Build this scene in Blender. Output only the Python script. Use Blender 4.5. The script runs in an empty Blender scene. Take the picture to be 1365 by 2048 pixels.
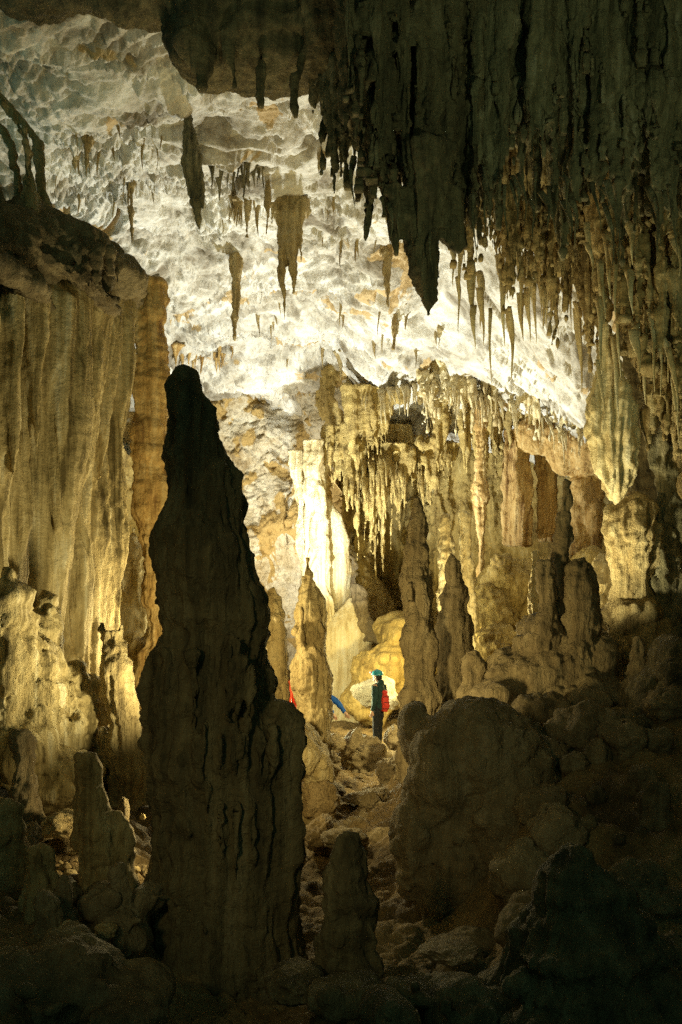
import bpy, math, random
import numpy as np
from mathutils import Vector
random.seed(7); RNG = np.random.RandomState(11)
scene = bpy.context.scene
C = scene.collection
F = 2000.0; CZ = 2.9; PI = math.pi

def at(x, y, Y):                      # photo pixel at a chosen distance -> point in the cave
    return ((x - 682.5) / F * Y, Y, CZ - (y - 1250) / F * Y)

# ------------------------------------------------------------------ noise
_perm = RNG.permutation(256).astype(np.int32); _perm = np.concatenate([_perm, _perm])
_g = RNG.normal(size=(256, 3)); _g /= np.linalg.norm(_g, axis=1)[:, None]; _g = _g.astype(np.float32)
def perlin(P, seed=0):
    P = P.astype(np.float32) + np.float32(seed * 17.37)
    i = np.floor(P).astype(np.int32); f = P - i
    u = f * f * f * (f * (f * 6 - 15) + 10)
    i &= 255
    out = 0
    for dx in (0, 1):
        wx = u[:, 0] if dx else 1 - u[:, 0]
        a = _perm[(i[:, 0] + dx) & 255]
        for dy in (0, 1):
            wy = u[:, 1] if dy else 1 - u[:, 1]
            b = _perm[(a + i[:, 1] + dy) & 255]
            for dz in (0, 1):
                wz = u[:, 2] if dz else 1 - u[:, 2]
                g = _g[_perm[(b + i[:, 2] + dz) & 255]]
                out = out + wx * wy * wz * (g[:, 0] * (f[:, 0] - dx) + g[:, 1] * (f[:, 1] - dy) + g[:, 2] * (f[:, 2] - dz))
    return out * 1.6
def fbm(P, fr, octv=4, seed=0, gain=.5, ridge=False):
    s = 0; a = 1; P = np.asarray(P) * np.asarray(fr)
    for k in range(octv):
        n = perlin(P, seed + k)
        s = s + a * ((1 - 2 * np.abs(n)) if ridge else n)
        P = P * 2.03; a *= gain
    return s

# ------------------------------------------------------------------ materials
def rv(N, L, fac):
    r = N.new('ShaderNodeValToRGB'); L.new(fac, r.inputs['Fac']); r.color_ramp.elements[0].position = .3; r.color_ramp.elements[1].position = .5
    r.color_ramp.elements[0].color = (.75, .65, .5, 1); r.color_ramp.elements[1].color = (1, 1, 1, 1); return r.outputs['Color']
def rock(name, cols, streak=.5, bump=.5, fine=1.0, rough=(.55, .85), spots=.35, tscale=1.0, patch=None):
    m = bpy.data.materials.new(name); m.use_nodes = True
    N = m.node_tree.nodes; L = m.node_tree.links
    b = N['Principled BSDF']
    geo = N.new('ShaderNodeNewGeometry')
    def mapped(s):
        v = N.new('ShaderNodeMapping'); v.inputs['Scale'].default_value = s
        L.new(geo.outputs['Position'], v.inputs['Vector']); return v.outputs['Vector']
    def noise(vec, sc, det=6, ro=.6, dist=0):
        n = N.new('ShaderNodeTexNoise'); n.inputs['Scale'].default_value = sc; n.inputs['Detail'].default_value = det
        n.inputs['Roughness'].default_value = ro; n.inputs['Distortion'].default_value = dist
        L.new(vec, n.inputs['Vector']); return n.outputs['Fac']
    def math_(op, a, c):
        n = N.new('ShaderNodeMath'); n.operation = op
        for k, v in enumerate((a, c)):
            if isinstance(v, (int, float)): n.inputs[k].default_value = v
            else: L.new(v, n.inputs[k])
        return n.outputs[0]
    n1 = noise(mapped((1, 1, 1)), .9 * tscale, 7, .62, .6)
    n2 = noise(mapped((6, 6, .35)), 1.3 * tscale, 5, .6, .3)
    mix = math_('ADD', math_('MULTIPLY', n1, 1 - streak), math_('MULTIPLY', n2, streak))
    r = N.new('ShaderNodeValToRGB'); L.new(mix, r.inputs['Fac'])
    els = r.color_ramp.elements
    pos = [.36, .47, .56, .66]
    while len(els) < len(cols): els.new(.5)
    for k, c in enumerate(cols):
        els[k].position = pos[k]; els[k].color = (*c, 1)
    # mineral spots / clay dirt
    n3 = noise(mapped((1, 1, 1)), 5.5 * tscale, 8, .7, 1.0)
    r3 = N.new('ShaderNodeValToRGB'); L.new(n3, r3.inputs['Fac'])
    r3.color_ramp.elements[0].position = .52; r3.color_ramp.elements[0].color = (0, 0, 0, 1)
    r3.color_ramp.elements[1].position = .68; r3.color_ramp.elements[1].color = (spots, spots, spots, 1)
    mx = N.new('ShaderNodeMix'); mx.data_type = 'RGBA'
    L.new(r3.outputs['Color'], mx.inputs[0]); L.new(r.outputs['Color'], mx.inputs[6])
    d = cols[0]; mx.inputs[7].default_value = (d[0] * .6, d[1] * .52, d[2] * .45, 1)
    outc = mx.outputs[2]
    if patch:                                        # sharp-edged ochre areas where the white crust is missing
        pn = noise(mapped((1, 1, 1)), .55, 5, .55, .8); pr = N.new('ShaderNodeValToRGB'); L.new(pn, pr.inputs['Fac'])
        pr.color_ramp.elements[0].position = patch[3]; pr.color_ramp.elements[1].position = patch[3] + .015
        pr.color_ramp.elements[0].color = (0, 0, 0, 1); pr.color_ramp.elements[1].color = (1, 1, 1, 1)
        m3 = N.new('ShaderNodeMix'); m3.data_type = 'RGBA'; L.new(pr.outputs['Color'], m3.inputs[0]); L.new(outc, m3.inputs[6]); m3.inputs[7].default_value = (*patch[:3], 1)
        m4 = N.new('ShaderNodeMix'); m4.data_type = 'RGBA'; m4.blend_type = 'MULTIPLY'; m4.inputs[0].default_value = .6
        L.new(m3.outputs[2], m4.inputs[6]); L.new(rv(N, L, n3), m4.inputs[7]); outc = m4.outputs[2]
    L.new(outc, b.inputs['Base Color'])
    rr = N.new('ShaderNodeMapRange'); rr.inputs['To Min'].default_value = rough[0]; rr.inputs['To Max'].default_value = rough[1]
    L.new(n3, rr.inputs['Value']); L.new(rr.outputs[0], b.inputs['Roughness'])
    b.inputs['Specular IOR Level'].default_value = .35
    bn = noise(mapped((1, 1, 1)), 9 * fine, 10, .68, .4)
    bs = noise(mapped((9, 9, .8)), 2.5 * fine, 6, .6, .2)
    h = math_('ADD', math_('MULTIPLY', bn, .7), math_('MULTIPLY', bs, .5 * streak + .1))
    bp = N.new('ShaderNodeBump'); bp.inputs['Strength'].default_value = bump; bp.inputs['Distance'].default_value = .16
    L.new(h, bp.inputs['Height']); L.new(bp.outputs[0], b.inputs['Normal'])
    return m
M = {}
M['ceil'] = rock('pale_ceiling_limestone', [(.19, .16, .11), (.47, .44, .37), (.65, .63, .57), (.76, .75, .70)], .1, .55, .8, spots=.35, patch=(.46, .34, .17, .62))
M['crust'] = rock('white_crusted_wall', [(.36, .27, .14), (.60, .52, .36), (.68, .62, .48), (.76, .72, .6)], .2, 1.0, .8, spots=.7, patch=(.46, .32, .12, .5))
M['wall'] = rock('ochre_wall_limestone', [(.17, .115, .035), (.36, .26, .085), (.47, .35, .12), (.6, .49, .24)], .4, .8, .8)
M['curtain'] = rock('olive_ochre_flowstone', [(.12, .085, .025), (.36, .27, .11), (.50, .39, .18), (.64, .55, .33)], .85, .6, 1.0, spots=.3)
M['bright'] = rock('pale_cream_flowstone', [(.34, .25, .11), (.60, .49, .26), (.70, .61, .38), (.8, .74, .55)], .6, .6, 1.0, spots=.2)
M['orange'] = rock('orange_flowstone', [(.22, .12, .035), (.44, .28, .09), (.52, .36, .14), (.62, .48, .24)], .8, .6, 1.0)
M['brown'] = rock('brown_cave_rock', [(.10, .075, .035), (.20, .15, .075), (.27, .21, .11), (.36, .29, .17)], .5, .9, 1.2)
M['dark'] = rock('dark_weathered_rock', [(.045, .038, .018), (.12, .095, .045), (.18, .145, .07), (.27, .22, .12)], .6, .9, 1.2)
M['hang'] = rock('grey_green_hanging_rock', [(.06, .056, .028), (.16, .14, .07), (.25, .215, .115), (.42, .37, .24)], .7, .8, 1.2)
M['tan'] = rock('tan_dripstone', [(.16, .11, .04), (.34, .25, .105), (.44, .345, .165), (.6, .51, .3)], .6, .8, 1.2)
M['floor'] = rock('clay_and_rock_floor', [(.09, .06, .025), (.22, .15, .06), (.30, .21, .09), (.40, .29, .14)], .05, 1.0, 1.5)
M['stone'] = rock('dusty_boulder_rock', [(.14, .10, .05), (.28, .21, .10), (.36, .28, .15), (.48, .38, .22)], .05, 1.0, 2.0)
M['palestone'] = rock('pale_pebble_rock', [(.22, .19, .12), (.40, .36, .25), (.5, .46, .35), (.6, .57, .46)], .05, .6, 3.0)

def plain(name, col, rough=.7, spec=.3, emit=0, metal=0, var=.25):
    m = bpy.data.materials.new(name); m.use_nodes = True
    N = m.node_tree.nodes; L = m.node_tree.links; b = N['Principled BSDF']
    n = N.new('ShaderNodeTexNoise'); n.inputs['Scale'].default_value = 14; n.inputs['Detail'].default_value = 4
    g = N.new('ShaderNodeNewGeometry'); L.new(g.outputs['Position'], n.inputs['Vector'])
    r = N.new('ShaderNodeValToRGB'); L.new(n.outputs['Fac'], r.inputs['Fac'])
    r.color_ramp.elements[0].position = .3; r.color_ramp.elements[1].position = .7
    r.color_ramp.elements[0].color = (*[c * (1 - var) for c in col], 1); r.color_ramp.elements[1].color = (*[min(1, c * (1 + var)) for c in col], 1)
    L.new(r.outputs['Color'], b.inputs['Base Color'])
    b.inputs['Roughness'].default_value = rough; b.inputs['Specular IOR Level'].default_value = spec; b.inputs['Metallic'].default_value = metal
    if emit:
        b.inputs['Emission Color'].default_value = (1, .95, .8, 1); b.inputs['Emission Strength'].default_value = emit
    return m
M['skin'] = plain('skin', (.45, .28, .19), .55); M['jacket'] = plain('dark_green_jacket_fabric', (.012, .035, .032), .85)
M['trousers'] = plain('black_trouser_fabric', (.012, .014, .016), .85); M['boot'] = plain('dark_boot_leather', (.05, .035, .02), .6)
M['helmet'] = plain('teal_helmet_shell', (.015, .21, .27), .35, .5, var=.1); M['hair'] = plain('dark_hair', (.015, .012, .01), .7)
M['strap'] = plain('black_webbing', (.015, .015, .017), .8); M['red'] = plain('red_pack_fabric', (.5, .035, .02), .65, var=.15)
M['lampm'] = plain('headlamp_lens', (.9, .5, .3), .3, emit=1.5); M['blue'] = plain('blue_jacket_fabric', (.01, .09, .36), .7, var=.15)
M['orangefab'] = plain('orange_jacket_fabric', (.8, .1, .04), .7, var=.15); M['white'] = plain('white_trim', (.6, .6, .58), .6)

# ------------------------------------------------------------------ mesh helpers
def tag(o, label=None, cat=None, group=None, kind=None):
    if label: o['label'] = label
    if cat: o['category'] = cat
    if group: o['group'] = group
    if kind: o['kind'] = kind
    return o
def mesh_np(name, V, Fc, mat, parent=None, smooth=True):
    me = bpy.data.meshes.new(name)
    V = np.asarray(V, np.float32); 
    if isinstance(Fc, np.ndarray):
        n, k = Fc.shape
        me.vertices.add(len(V)); me.vertices.foreach_set('co', V.ravel())
        me.loops.add(n * k); me.loops.foreach_set('vertex_index', Fc.astype(np.int32).ravel())
        me.polygons.add(n); me.polygons.foreach_set('loop_start', np.arange(0, n * k, k, dtype=np.int32))
        me.update(calc_edges=True)
    else:
        me.from_pydata([tuple(v) for v in V], [], Fc)
    me.validate()
    if smooth: me.polygons.foreach_set('use_smooth', np.ones(len(me.polygons), bool))
    me.materials.append(mat)
    o = bpy.data.objects.new(name, me); C.objects.link(o)
    if parent: o.parent = parent
    return o
def grid_faces(nu, nv, wrap=False):
    a = np.arange(nu * nv).reshape(nu, nv)
    if wrap: a = np.concatenate([a, a[:1]], 0)
    return np.stack([a[:-1, :-1], a[1:, :-1], a[1:, 1:], a[:-1, 1:]], -1).reshape(-1, 4)

class U:                                # a union of closed shapes, fused by remeshing
    def __init__(s): s.V = []; s.F = []; s.n = 0
    def add(s, V, Fc):
        s.V.extend(V); s.F.extend([tuple(i + s.n for i in f) for f in Fc]); s.n += len(V)
    def stack(s, rings, seg=20, wob=0):   # rings (cx,cy,z,rx,ry)
        V = []; n = len(rings)
        ph = random.random() * 9
        for k, (cx, cy, z, rx, ry) in enumerate(rings):
            for j in range(seg):
                a = 2 * PI * j / seg
                w = 1 + wob * math.sin(3 * a + ph + z * 1.3) + wob * .6 * math.sin(5 * a - ph * 2 + z * 2.1)
                V.append((cx + rx * w * math.cos(a), cy + ry * w * math.sin(a), z))
        Fc = [(k * seg + j, k * seg + (j + 1) % seg, (k + 1) * seg + (j + 1) % seg, (k + 1) * seg + j) for k in range(n - 1) for j in range(seg)]
        Fc.append(tuple(range(seg))[::-1]); Fc.append(tuple((n - 1) * seg + j for j in range(seg)))
        if rings[-1][2] < rings[0][2]: Fc = [f[::-1] for f in Fc]
        s.add(V, Fc)
    def tube(s, pts, seg=10):             # pts (x,y,z,r) along any path
        P = [np.array(p[:3], float) for p in pts]; n = len(P); V = []
        up = np.array([0, 0, 1.]); t0 = P[1] - P[0]; t0 /= np.linalg.norm(t0)
        ref = np.cross(t0, up if abs(t0[2]) < .9 else np.array([1., 0, 0])); ref /= np.linalg.norm(ref)
        for k in range(n):
            t = P[min(k + 1, n - 1)] - P[max(k - 1, 0)]; t /= np.linalg.norm(t) + 1e-9
            ref = ref - t * ref.dot(t); ref /= np.linalg.norm(ref); bi = np.cross(t, ref)
            for j in range(seg):
                a = 2 * PI * j / seg
                V.append(tuple(P[k] + pts[k][3] * (ref * math.cos(a) + bi * math.sin(a))))
        Fc = [(k * seg + j, k * seg + (j + 1) % seg, (k + 1) * seg + (j + 1) % seg, (k + 1) * seg + j) for k in range(n - 1) for j in range(seg)]
        Fc.append(tuple(range(seg))[::-1]); Fc.append(tuple((n - 1) * seg + j for j in range(seg)))
        s.add(V, Fc)
    def ell(s, c, r, seg=14, tilt=0):
        ct, st = math.cos(tilt), math.sin(tilt)
        nr = 9; V = []; Fc = []
        for k in range(1, nr):
            ph = PI * k / nr
            for j in range(seg):
                a = 2 * PI * j / seg
                x, y, z = r[0] * math.sin(ph) * math.cos(a), r[1] * math.sin(ph) * math.sin(a), r[2] * math.cos(ph)
                V.append((c[0] + x * ct + z * st, c[1] + y, c[2] - x * st + z * ct))
        V.append((c[0] + r[2] * st, c[1], c[2] + r[2] * ct)); V.append((c[0] - r[2] * st, c[1], c[2] - r[2] * ct))
        T = len(V) - 2
        for k in range(nr - 2):
            for j in range(seg):
                Fc.append((k * seg + j, (k + 1) * seg + j, (k + 1) * seg + (j + 1) % seg, k * seg + (j + 1) % seg))
        for j in range(seg):
            Fc.append((T, j, (j + 1) % seg)); b = (nr - 2) * seg
            Fc.append((T + 1, b + (j + 1) % seg, b + j))
        s.add(V, Fc)
    def build(s, name, mat, voxel=.03, smooth=2, d=None, parent=None, squash=None):
        me = bpy.data.meshes.new(name + '_raw'); me.from_pydata(s.V, [], s.F)
        o = bpy.data.objects.new(name + '_raw', me); C.objects.link(o)
        r = o.modifiers.new('r', 'REMESH'); r.mode = 'VOXEL'; r.voxel_size = voxel
        if smooth:
            sm = o.modifiers.new('s', 'SMOOTH'); sm.iterations = smooth; sm.factor = .5
        dg = bpy.context.evaluated_depsgraph_get(); ev = o.evaluated_get(dg)
        m2 = bpy.data.meshes.new_from_object(ev); m2.name = name
        bpy.data.objects.remove(o); bpy.data.meshes.remove(me)
        nv = len(m2.vertices)
        co = np.empty(nv * 3, np.float32); m2.vertices.foreach_get('co', co); co = co.reshape(-1, 3)
        if d:
            no = np.empty(nv * 3, np.float32); m2.vertex_normals.foreach_get('vector', no); no = no.reshape(-1, 3)
            co = co + no * disp(co, no, **d)[:, None]
            m2.vertices.foreach_set('co', co.ravel().astype(np.float32))
        m2.materials.clear(); m2.materials.append(mat)
        m2.polygons.foreach_set('use_smooth', np.ones(len(m2.polygons), bool)); m2.update()
        ob = bpy.data.objects.new(name, m2); C.objects.link(ob)
        if parent: ob.parent = parent
        return ob
def disp(P, N, lump=0, ls=1.5, rings=0, rs=6, flute=0, fs=6, pop=0, ps=9, fine=0, seed=0):
    h = np.zeros(len(P), np.float32); side = 1 - np.abs(N[:, 2]) ** 2
    if lump: h += lump * fbm(P, ls, 3, seed)
    if rings:
        w = P.copy(); w[:, 2] += .06 * perlin(P * 3, seed + 2)
        h += rings * fbm(w, (1.2, 1.2, rs), 2, seed + 3) * side
    if flute:
        w = P.copy(); q = perlin(P * .8, seed + 6) * .25; w[:, 0] += q; w[:, 1] += q
        h += flute * (fbm(w, (fs, fs, fs * .05), 3, seed + 5, ridge=True, gain=.45) - .85) * side
    if pop:
        mk = np.clip(fbm(P, 1.1, 2, seed + 8) * 2.5 + .4, 0, 1)
        h += pop * mk * fbm(P, ps, 3, seed + 9, ridge=False, gain=.6)
    if fine: h += fine * fbm(P, 14, 3, seed + 12, gain=.6)
    return h

def prof(u, Y, rows, ry=.9, wob=.05, step=8, jit=.04, dy=0, seg=22):
    """rows (y, xl, xr) read from the photo: an upright body of round section at distance Y."""
    ys = [r[0] for r in rows]; yy = np.arange(ys[0], ys[-1] + .1, step)
    xl = np.interp(yy, ys, [r[1] for r in rows]); xr = np.interp(yy, ys, [r[2] for r in rows])
    k = np.array([.25, .5, .25])
    for _ in range(2):
        xl[1:-1] = np.convolve(xl, k, 'same')[1:-1]; xr[1:-1] = np.convolve(xr, k, 'same')[1:-1]
    rings = []; ph = random.random() * 50
    for y, a, b in zip(yy, xl, xr):
        j = 1 + jit * math.sin(y * .11 + ph) + jit * math.sin(y * .047 + ph * 2)
        r = max((b - a) / 2 * j, 1.2) / F * Y
        c = at((a + b) / 2, y, Y + dy)
        rings.append((c[0], c[1], c[2], r, r * ry))
    u.stack(rings, seg, wob)
def knobs(u, Y, rows, n, rr=(8, 18), front=True):
    ys = [r[0] for r in rows]
    for _ in range(n):
        y = random.uniform(ys[0] + 15, ys[-1]); a = np.interp(y, ys, [r[1] for r in rows]); b = np.interp(y, ys, [r[2] for r in rows])
        ang = random.uniform(0, 2 * PI); R = (b - a) / 2 / F * Y; c = at((a + b) / 2, y, Y)
        r = random.uniform(*rr) / F * Y
        u.ell((c[0] + R * .85 * math.cos(ang), c[1] + R * .85 * math.sin(ang), c[2]), (r, r, r * random.uniform(.8, 2)))

# ------------------------------------------------------------------ the cave itself
def sheet(name, P, nu, nv, mat, flip=False):
    Fc = grid_faces(nu, nv)
    if flip: Fc = Fc[:, ::-1]
    return mesh_np(name, P, Fc, mat)
def ceil_base(X, Y):
    k = np.clip(.95 - .1 * (Y - 24), .3, .95)
    q = np.clip((X + .6) / 2.0, 0, 1); q = q * q * (3 - 2 * q)
    z = 11.9 - .09 * np.maximum(0, Y - 21) - .2 * q * np.clip(Y - 22, 0, 9) - np.maximum(0, X - 2.5) * k
    return np.maximum(z, 6.2)
def ceil_z(X, Y, full=True):
    X = np.atleast_1d(np.asarray(X, float)); Y = np.atleast_1d(np.asarray(Y, float))
    z = ceil_base(X, Y); P = np.stack([X, Y, np.zeros_like(X)], -1)
    W = P.copy(); W[:, 0] += perlin(P * .5, 31) * .8; W[:, 1] += perlin(P * .5, 32) * .8
    big = fbm(W, (.28, .35, 1), 3, 40)
    z = z + .5 * big
    t = fbm(W, (.26, .52, 1), 5, 50, gain=.52) * 2.6               # broken bedding planes
    fl = np.floor(t); fr = t - fl
    z = z + .24 * (fl + np.clip((fr - .5) * 7 + .5, 0, 1) - t * .6)
    if full:
        Q = P.copy(); Q[:, 0], Q[:, 1] = P[:, 0] * .8 - P[:, 1] * .6, P[:, 0] * .6 + P[:, 1] * .8      # layers sweep diagonally
        Q[:, 0] += perlin(P * .35, 33) * 1.6; Q[:, 1] += perlin(P * .4, 34) * 1.6
        mr = np.clip(fbm(P, .3, 2, 61) * 2 + .55, .15, 1.2)
        z = z + mr * .20 * fbm(Q, (.22, .7, 1), 2, 62, gain=.35, ridge=True) + .035 * fbm(Q, (1.2, 4.5, 1), 3, 67, gain=.5) * (1.3 - mr)
        z = z - .10 * np.clip(fbm(W, (2.6, 2.2, 1), 3, 58, gain=.6) - .62, 0, .25) * 4 + .16 * np.clip(fbm(W, (1.5, 3.4, 1), 3, 59, gain=.6) - .58, 0, .3) * 3
        m2 = np.clip(fbm(P, .45, 2, 64) * 4 - .35, .03, 1.1)
        z = z + m2 * .085 * fbm(W, (2.4, 3.2, 1), 5, 60, gain=.6, ridge=True)
        mk = np.clip(fbm(P, .5, 2, 66) * 4 - .5, 0, 1)
        z = z + .13 * mk * fbm(P, (5.5, 6, 1), 4, 70, gain=.7) + .012 * fbm(P, 11, 2, 75)
        pit = fbm(W, (1.0, 1.5, 1), 2, 80); z = z + .55 * np.clip(pit - .42, 0, 1) * 2
    return z
xs = np.arange(-13, 10.5, .032); ysY = np.concatenate([np.arange(1.5, 12.5, .1), np.arange(12.5, 37.5, .032)])
GX, GY = np.meshgrid(xs, ysY, indexing='ij')
cz_ = ceil_z(GX.ravel(), GY.ravel())
o = sheet('cave_ceiling', np.stack([GX.ravel(), GY.ravel(), cz_], -1), len(xs), len(ysY), M['ceil'], True); tag(o, kind='structure')

def floor_base(X, Y):
    cx = np.interp(Y, [0, 9, 13, 17, 23, 40], [.2, .05, -.1, -.1, .65, .7])
    dR = X - cx - np.interp(Y, [0, 8, 14, 20, 24, 40], [.7, .75, .7, .85, 1.2, 1.6]); dL = cx - X - np.interp(Y, [0, 10, 16, 22, 30], [.9, .9, .6, .8, 1.6])
    hr = np.interp(Y, [0, 5, 8, 11, 16, 22, 32], [.2, .3, .9, 1.8, 1.9, 1.5, 2.2]); hl = np.interp(Y, [0, 5, 9, 13, 20, 30], [.7, .8, .75, 1.1, 1.5, 1.6])
    s = lambda v, w: 1 / (1 + np.exp(-(v - w) / (w * .38)))
    return hr * s(dR, .55) + np.maximum(dR - 1.8, 0) * .16 + hl * s(dL, .6)
def floor_z(X, Y):
    X = np.atleast_1d(np.asarray(X, float)); Y = np.atleast_1d(np.asarray(Y, float))
    P = np.stack([X, Y, np.zeros_like(X)], -1)
    z = floor_base(X, Y) + .14 * fbm(P, .8, 3, 90)
    b = np.abs(fbm(P, 2.2, 3, 93, gain=.5)); z = z + .16 * np.sqrt(b + .01) - .08
    return z + .022 * fbm(P, 8, 4, 97, gain=.6)
xs = np.arange(-9, 9.5, .03); ysY = np.concatenate([np.arange(-3, 3.5, .12), np.arange(3.5, 26, .03), np.arange(26, 38, .07)])
GX, GY = np.meshgrid(xs, ysY, indexing='ij')
o = sheet('cave_floor', np.stack([GX.ravel(), GY.ravel(), floor_z(GX.ravel(), GY.ravel())], -1), len(xs), len(ysY), M['floor']); tag(o, kind='structure')

def wall(name, pts, z0, z1, step, mat, d, seed=0):
    pts = np.array(pts, float); seg = np.linalg.norm(np.diff(pts, axis=0), axis=1); L = np.concatenate([[0], np.cumsum(seg)])
    u = np.arange(0, L[-1], step); v = np.arange(z0, z1, step)
    X = np.interp(u, L, pts[:, 0]); Y = np.interp(u, L, pts[:, 1])
    k = np.hanning(int(1.6 / step) | 1); k /= k.sum(); pad = len(k) // 2
    X = np.convolve(np.pad(X, pad, 'edge'), k, 'valid'); Y = np.convolve(np.pad(Y, pad, 'edge'), k, 'valid')
    tx = np.gradient(X); ty = np.gradient(Y); l = np.hypot(tx, ty) + 1e-9; nx, ny = ty / l, -tx / l       # to the right of travel
    UX, VZ = np.meshgrid(X, v, indexing='ij'); UY = np.repeat(Y[:, None], len(v), 1)
    N = np.stack([np.repeat(nx[:, None], len(v), 1), np.repeat(ny[:, None], len(v), 1), np.zeros_like(UX)], -1).reshape(-1, 3)
    P = np.stack([UX, UY, VZ], -1).reshape(-1, 3)
    h = d.pop('big', .5) * fbm(P, (.35, .35, .3), 3, seed + 20)
    t = fbm(P, (.5, .5, 1.1), 3, seed + 24) * 2.2; fl = np.floor(t); h = h + d.pop('ledge', .2) * (fl + np.clip((t - fl - .5) * 6 + .5, 0, 1) - t * .6)
    h = h + disp(P, N, seed=seed, **d)
    P = P + N * h[:, None]
    o = sheet(name, P, len(u), len(v), mat); tag(o, kind='structure'); return o
wall('cave_far_wall', [(-13, 20), (-12.5, 28), (-9, 35), (-4.6, 35.6), (-1.4, 35.2), (-.5, 33), (.2, 31)], -.8, 13, .045, M['crust'],
     dict(big=.9, ledge=.06, lump=.12, ls=1.2, flute=.05, fs=2.6, pop=.22, ps=3.2, fine=.05), 13)
wall('cave_back_wall', [(-.8, 33.2), (-.4, 31.8), (.8, 31.6), (1.2, 35), (2.6, 35.2), (3.0, 32.6), (3.6, 33), (6.0, 32.6), (8.4, 29)], -.8, 13, .045, M['wall'],
     dict(big=.7, ledge=.05, lump=.1, ls=1.6, flute=.16, fs=2.2, pop=.08, ps=5, fine=.02), 3)
wall('cave_right_wall', [(8.0, 30.5), (8.6, 26), (7.6, 21), (5.9, 17), (5.0, 14), (4.9, 10), (5.4, 5), (6, -2)], -.5, 13, .04, M['tan'],
     dict(big=.6, ledge=.2, lump=.1, ls=1.6, flute=.12, fs=2.2, pop=.05, ps=6, fine=.015), 5)
wall('cave_left_wall', [(-4.6, -2), (-4.6, 6), (-5.0, 10), (-5.5, 14), (-6.5, 19), (-6.8, 26), (-6.6, 30), (-5.2, 33.5), (-4.2, 36)], -.5, 8.2, .05, M['wall'],
     dict(big=.5, ledge=.2, lump=.1, ls=1.6, flute=.12, fs=2.4, pop=.06, ps=6), 7)

# ------------------------------------------------------------------ dripstone things
D_STAL = dict(lump=.05, ls=2.5, rings=.035, rs=7, flute=.02, fs=9, pop=.02, ps=12, fine=.004)
def thing(u, name, label, cat, mat, voxel=.03, d=D_STAL, group=None, smooth=2):
    o = u.build(name, M[mat] if isinstance(mat, str) else mat, voxel, smooth, d)
    return tag(o, label, cat, group)
_seed = [0]
def DS(**k):
    _seed[0] += 13; d = dict(D_STAL); d.update(k); d['seed'] = _seed[0] % 170; return d

# A: the black stalagmite in front
u = U()
rowsA = [(744, 352, 372), (752, 344, 382), (775, 341, 390), (792, 340, 396), (800, 339, 418), (850, 336, 430), (900, 334, 447), (960, 331, 466), (1020, 324, 486), (1080, 320, 502),
         (1130, 319, 514), (1200, 326, 524), (1260, 340, 530), (1310, 330, 540), (1370, 305, 545), (1450, 310, 560), (1560, 318, 585), (1680, 318, 590), (1800, 325, 596), (1920, 300, 610), (2060, 280, 630)]
prof(u, 8, rowsA, .8, .03, 8, .015)
prof(u, 8.05, [(1270, 340, 372), (1300, 308, 400), (1350, 292, 420), (1420, 284, 440), (1560, 296, 430), (1700, 305, 420), (1900, 280, 430), (2050, 260, 430)], .9, .05)
prof(u, 7.9, [(1400, 545, 575), (1425, 530, 598), (1480, 525, 616), (1560, 520, 615), (1700, 520, 608), (1770, 520, 604), (1900, 500, 600), (2050, 480, 610)], .8, .04)
knobs(u, 8, rowsA[6:], 26, (5, 11))
for k in range(34):                                    # drip skirts where one growth stage runs down over the next
    x = random.uniform(322, 600); yt = random.choice((1300, 1440, 1460, 1560, 1600)) + random.uniform(-30, 30); w = random.uniform(4, 9); l = random.uniform(60, 220)
    if x > 535 and yt < 1440: continue
    q = max(0, 1 - ((x - 452) / 150) ** 2) ** .5; Yd = 8 - .52 * q
    u.tube([(*at(x, yt, Yd + .12), w / 250), (*at(x, yt + 15, Yd + .06), w / 230), (*at(x + random.uniform(-4, 4), yt + l * .6, Yd + .05), w / 300), (*at(x + random.uniform(-4, 4), yt + l, Yd + .1), w / 600)], 8)
for y, x, r in ((938, 330, 6), (945, 334, 7), (1205, 323, 7), (1212, 330, 8), (1110, 514, 3), (1105, 510, 4)): c = at(x, y, 8); u.ell(c, (r / 250, .04, r / 250))
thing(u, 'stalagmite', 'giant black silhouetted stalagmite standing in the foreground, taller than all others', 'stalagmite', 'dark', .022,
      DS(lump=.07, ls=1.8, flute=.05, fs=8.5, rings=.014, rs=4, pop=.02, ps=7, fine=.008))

# B: left flowstone curtain, a wall running away from the camera
def curtain_point(t):      # t 0..1 from near left to far right end
    return (-4.28 + 1.1 * t ** .8, 9.2 + 4.8 * t)
u = U()
nB = 28
for k in range(nB + 1):
    t = k / nB; X, Y = curtain_point(t); px = X / Y * F + 682.5
    ytop = np.interp(px, [-150, 0, 60, 120, 250, 285], [560, 585, 560, 560, 575, 620]); ybot = 1640
    w = random.choice((.13, .18, .24, .38)) * random.uniform(.8, 1.15) * (1 - .4 * t * t); off = random.uniform(-.2, .2) * (1 - .5 * t)
    ztop = CZ - (ytop - 1250) / F * Y + random.uniform(-.05, .05); zb = .2
    rings = []
    n = 24; e = random.uniform(.25, .9)
    for q in range(n + 1):
        s = q / n; z = ztop + (zb - ztop) * s
        r = w * (1.2 - .45 * min(1, s / e)) * (1 + .12 * math.sin(z * 1.7 + k)) if s > .02 else w * .7
        if s > .85: r *= 1 + (s - .85) * 2.5
        rings.append((X + off * (1 - s) + .08 * math.sin(z * .5 + k * .2) - .12, Y, z, r * 1.25, r))
    u.stack(rings, 14, .05)
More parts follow.
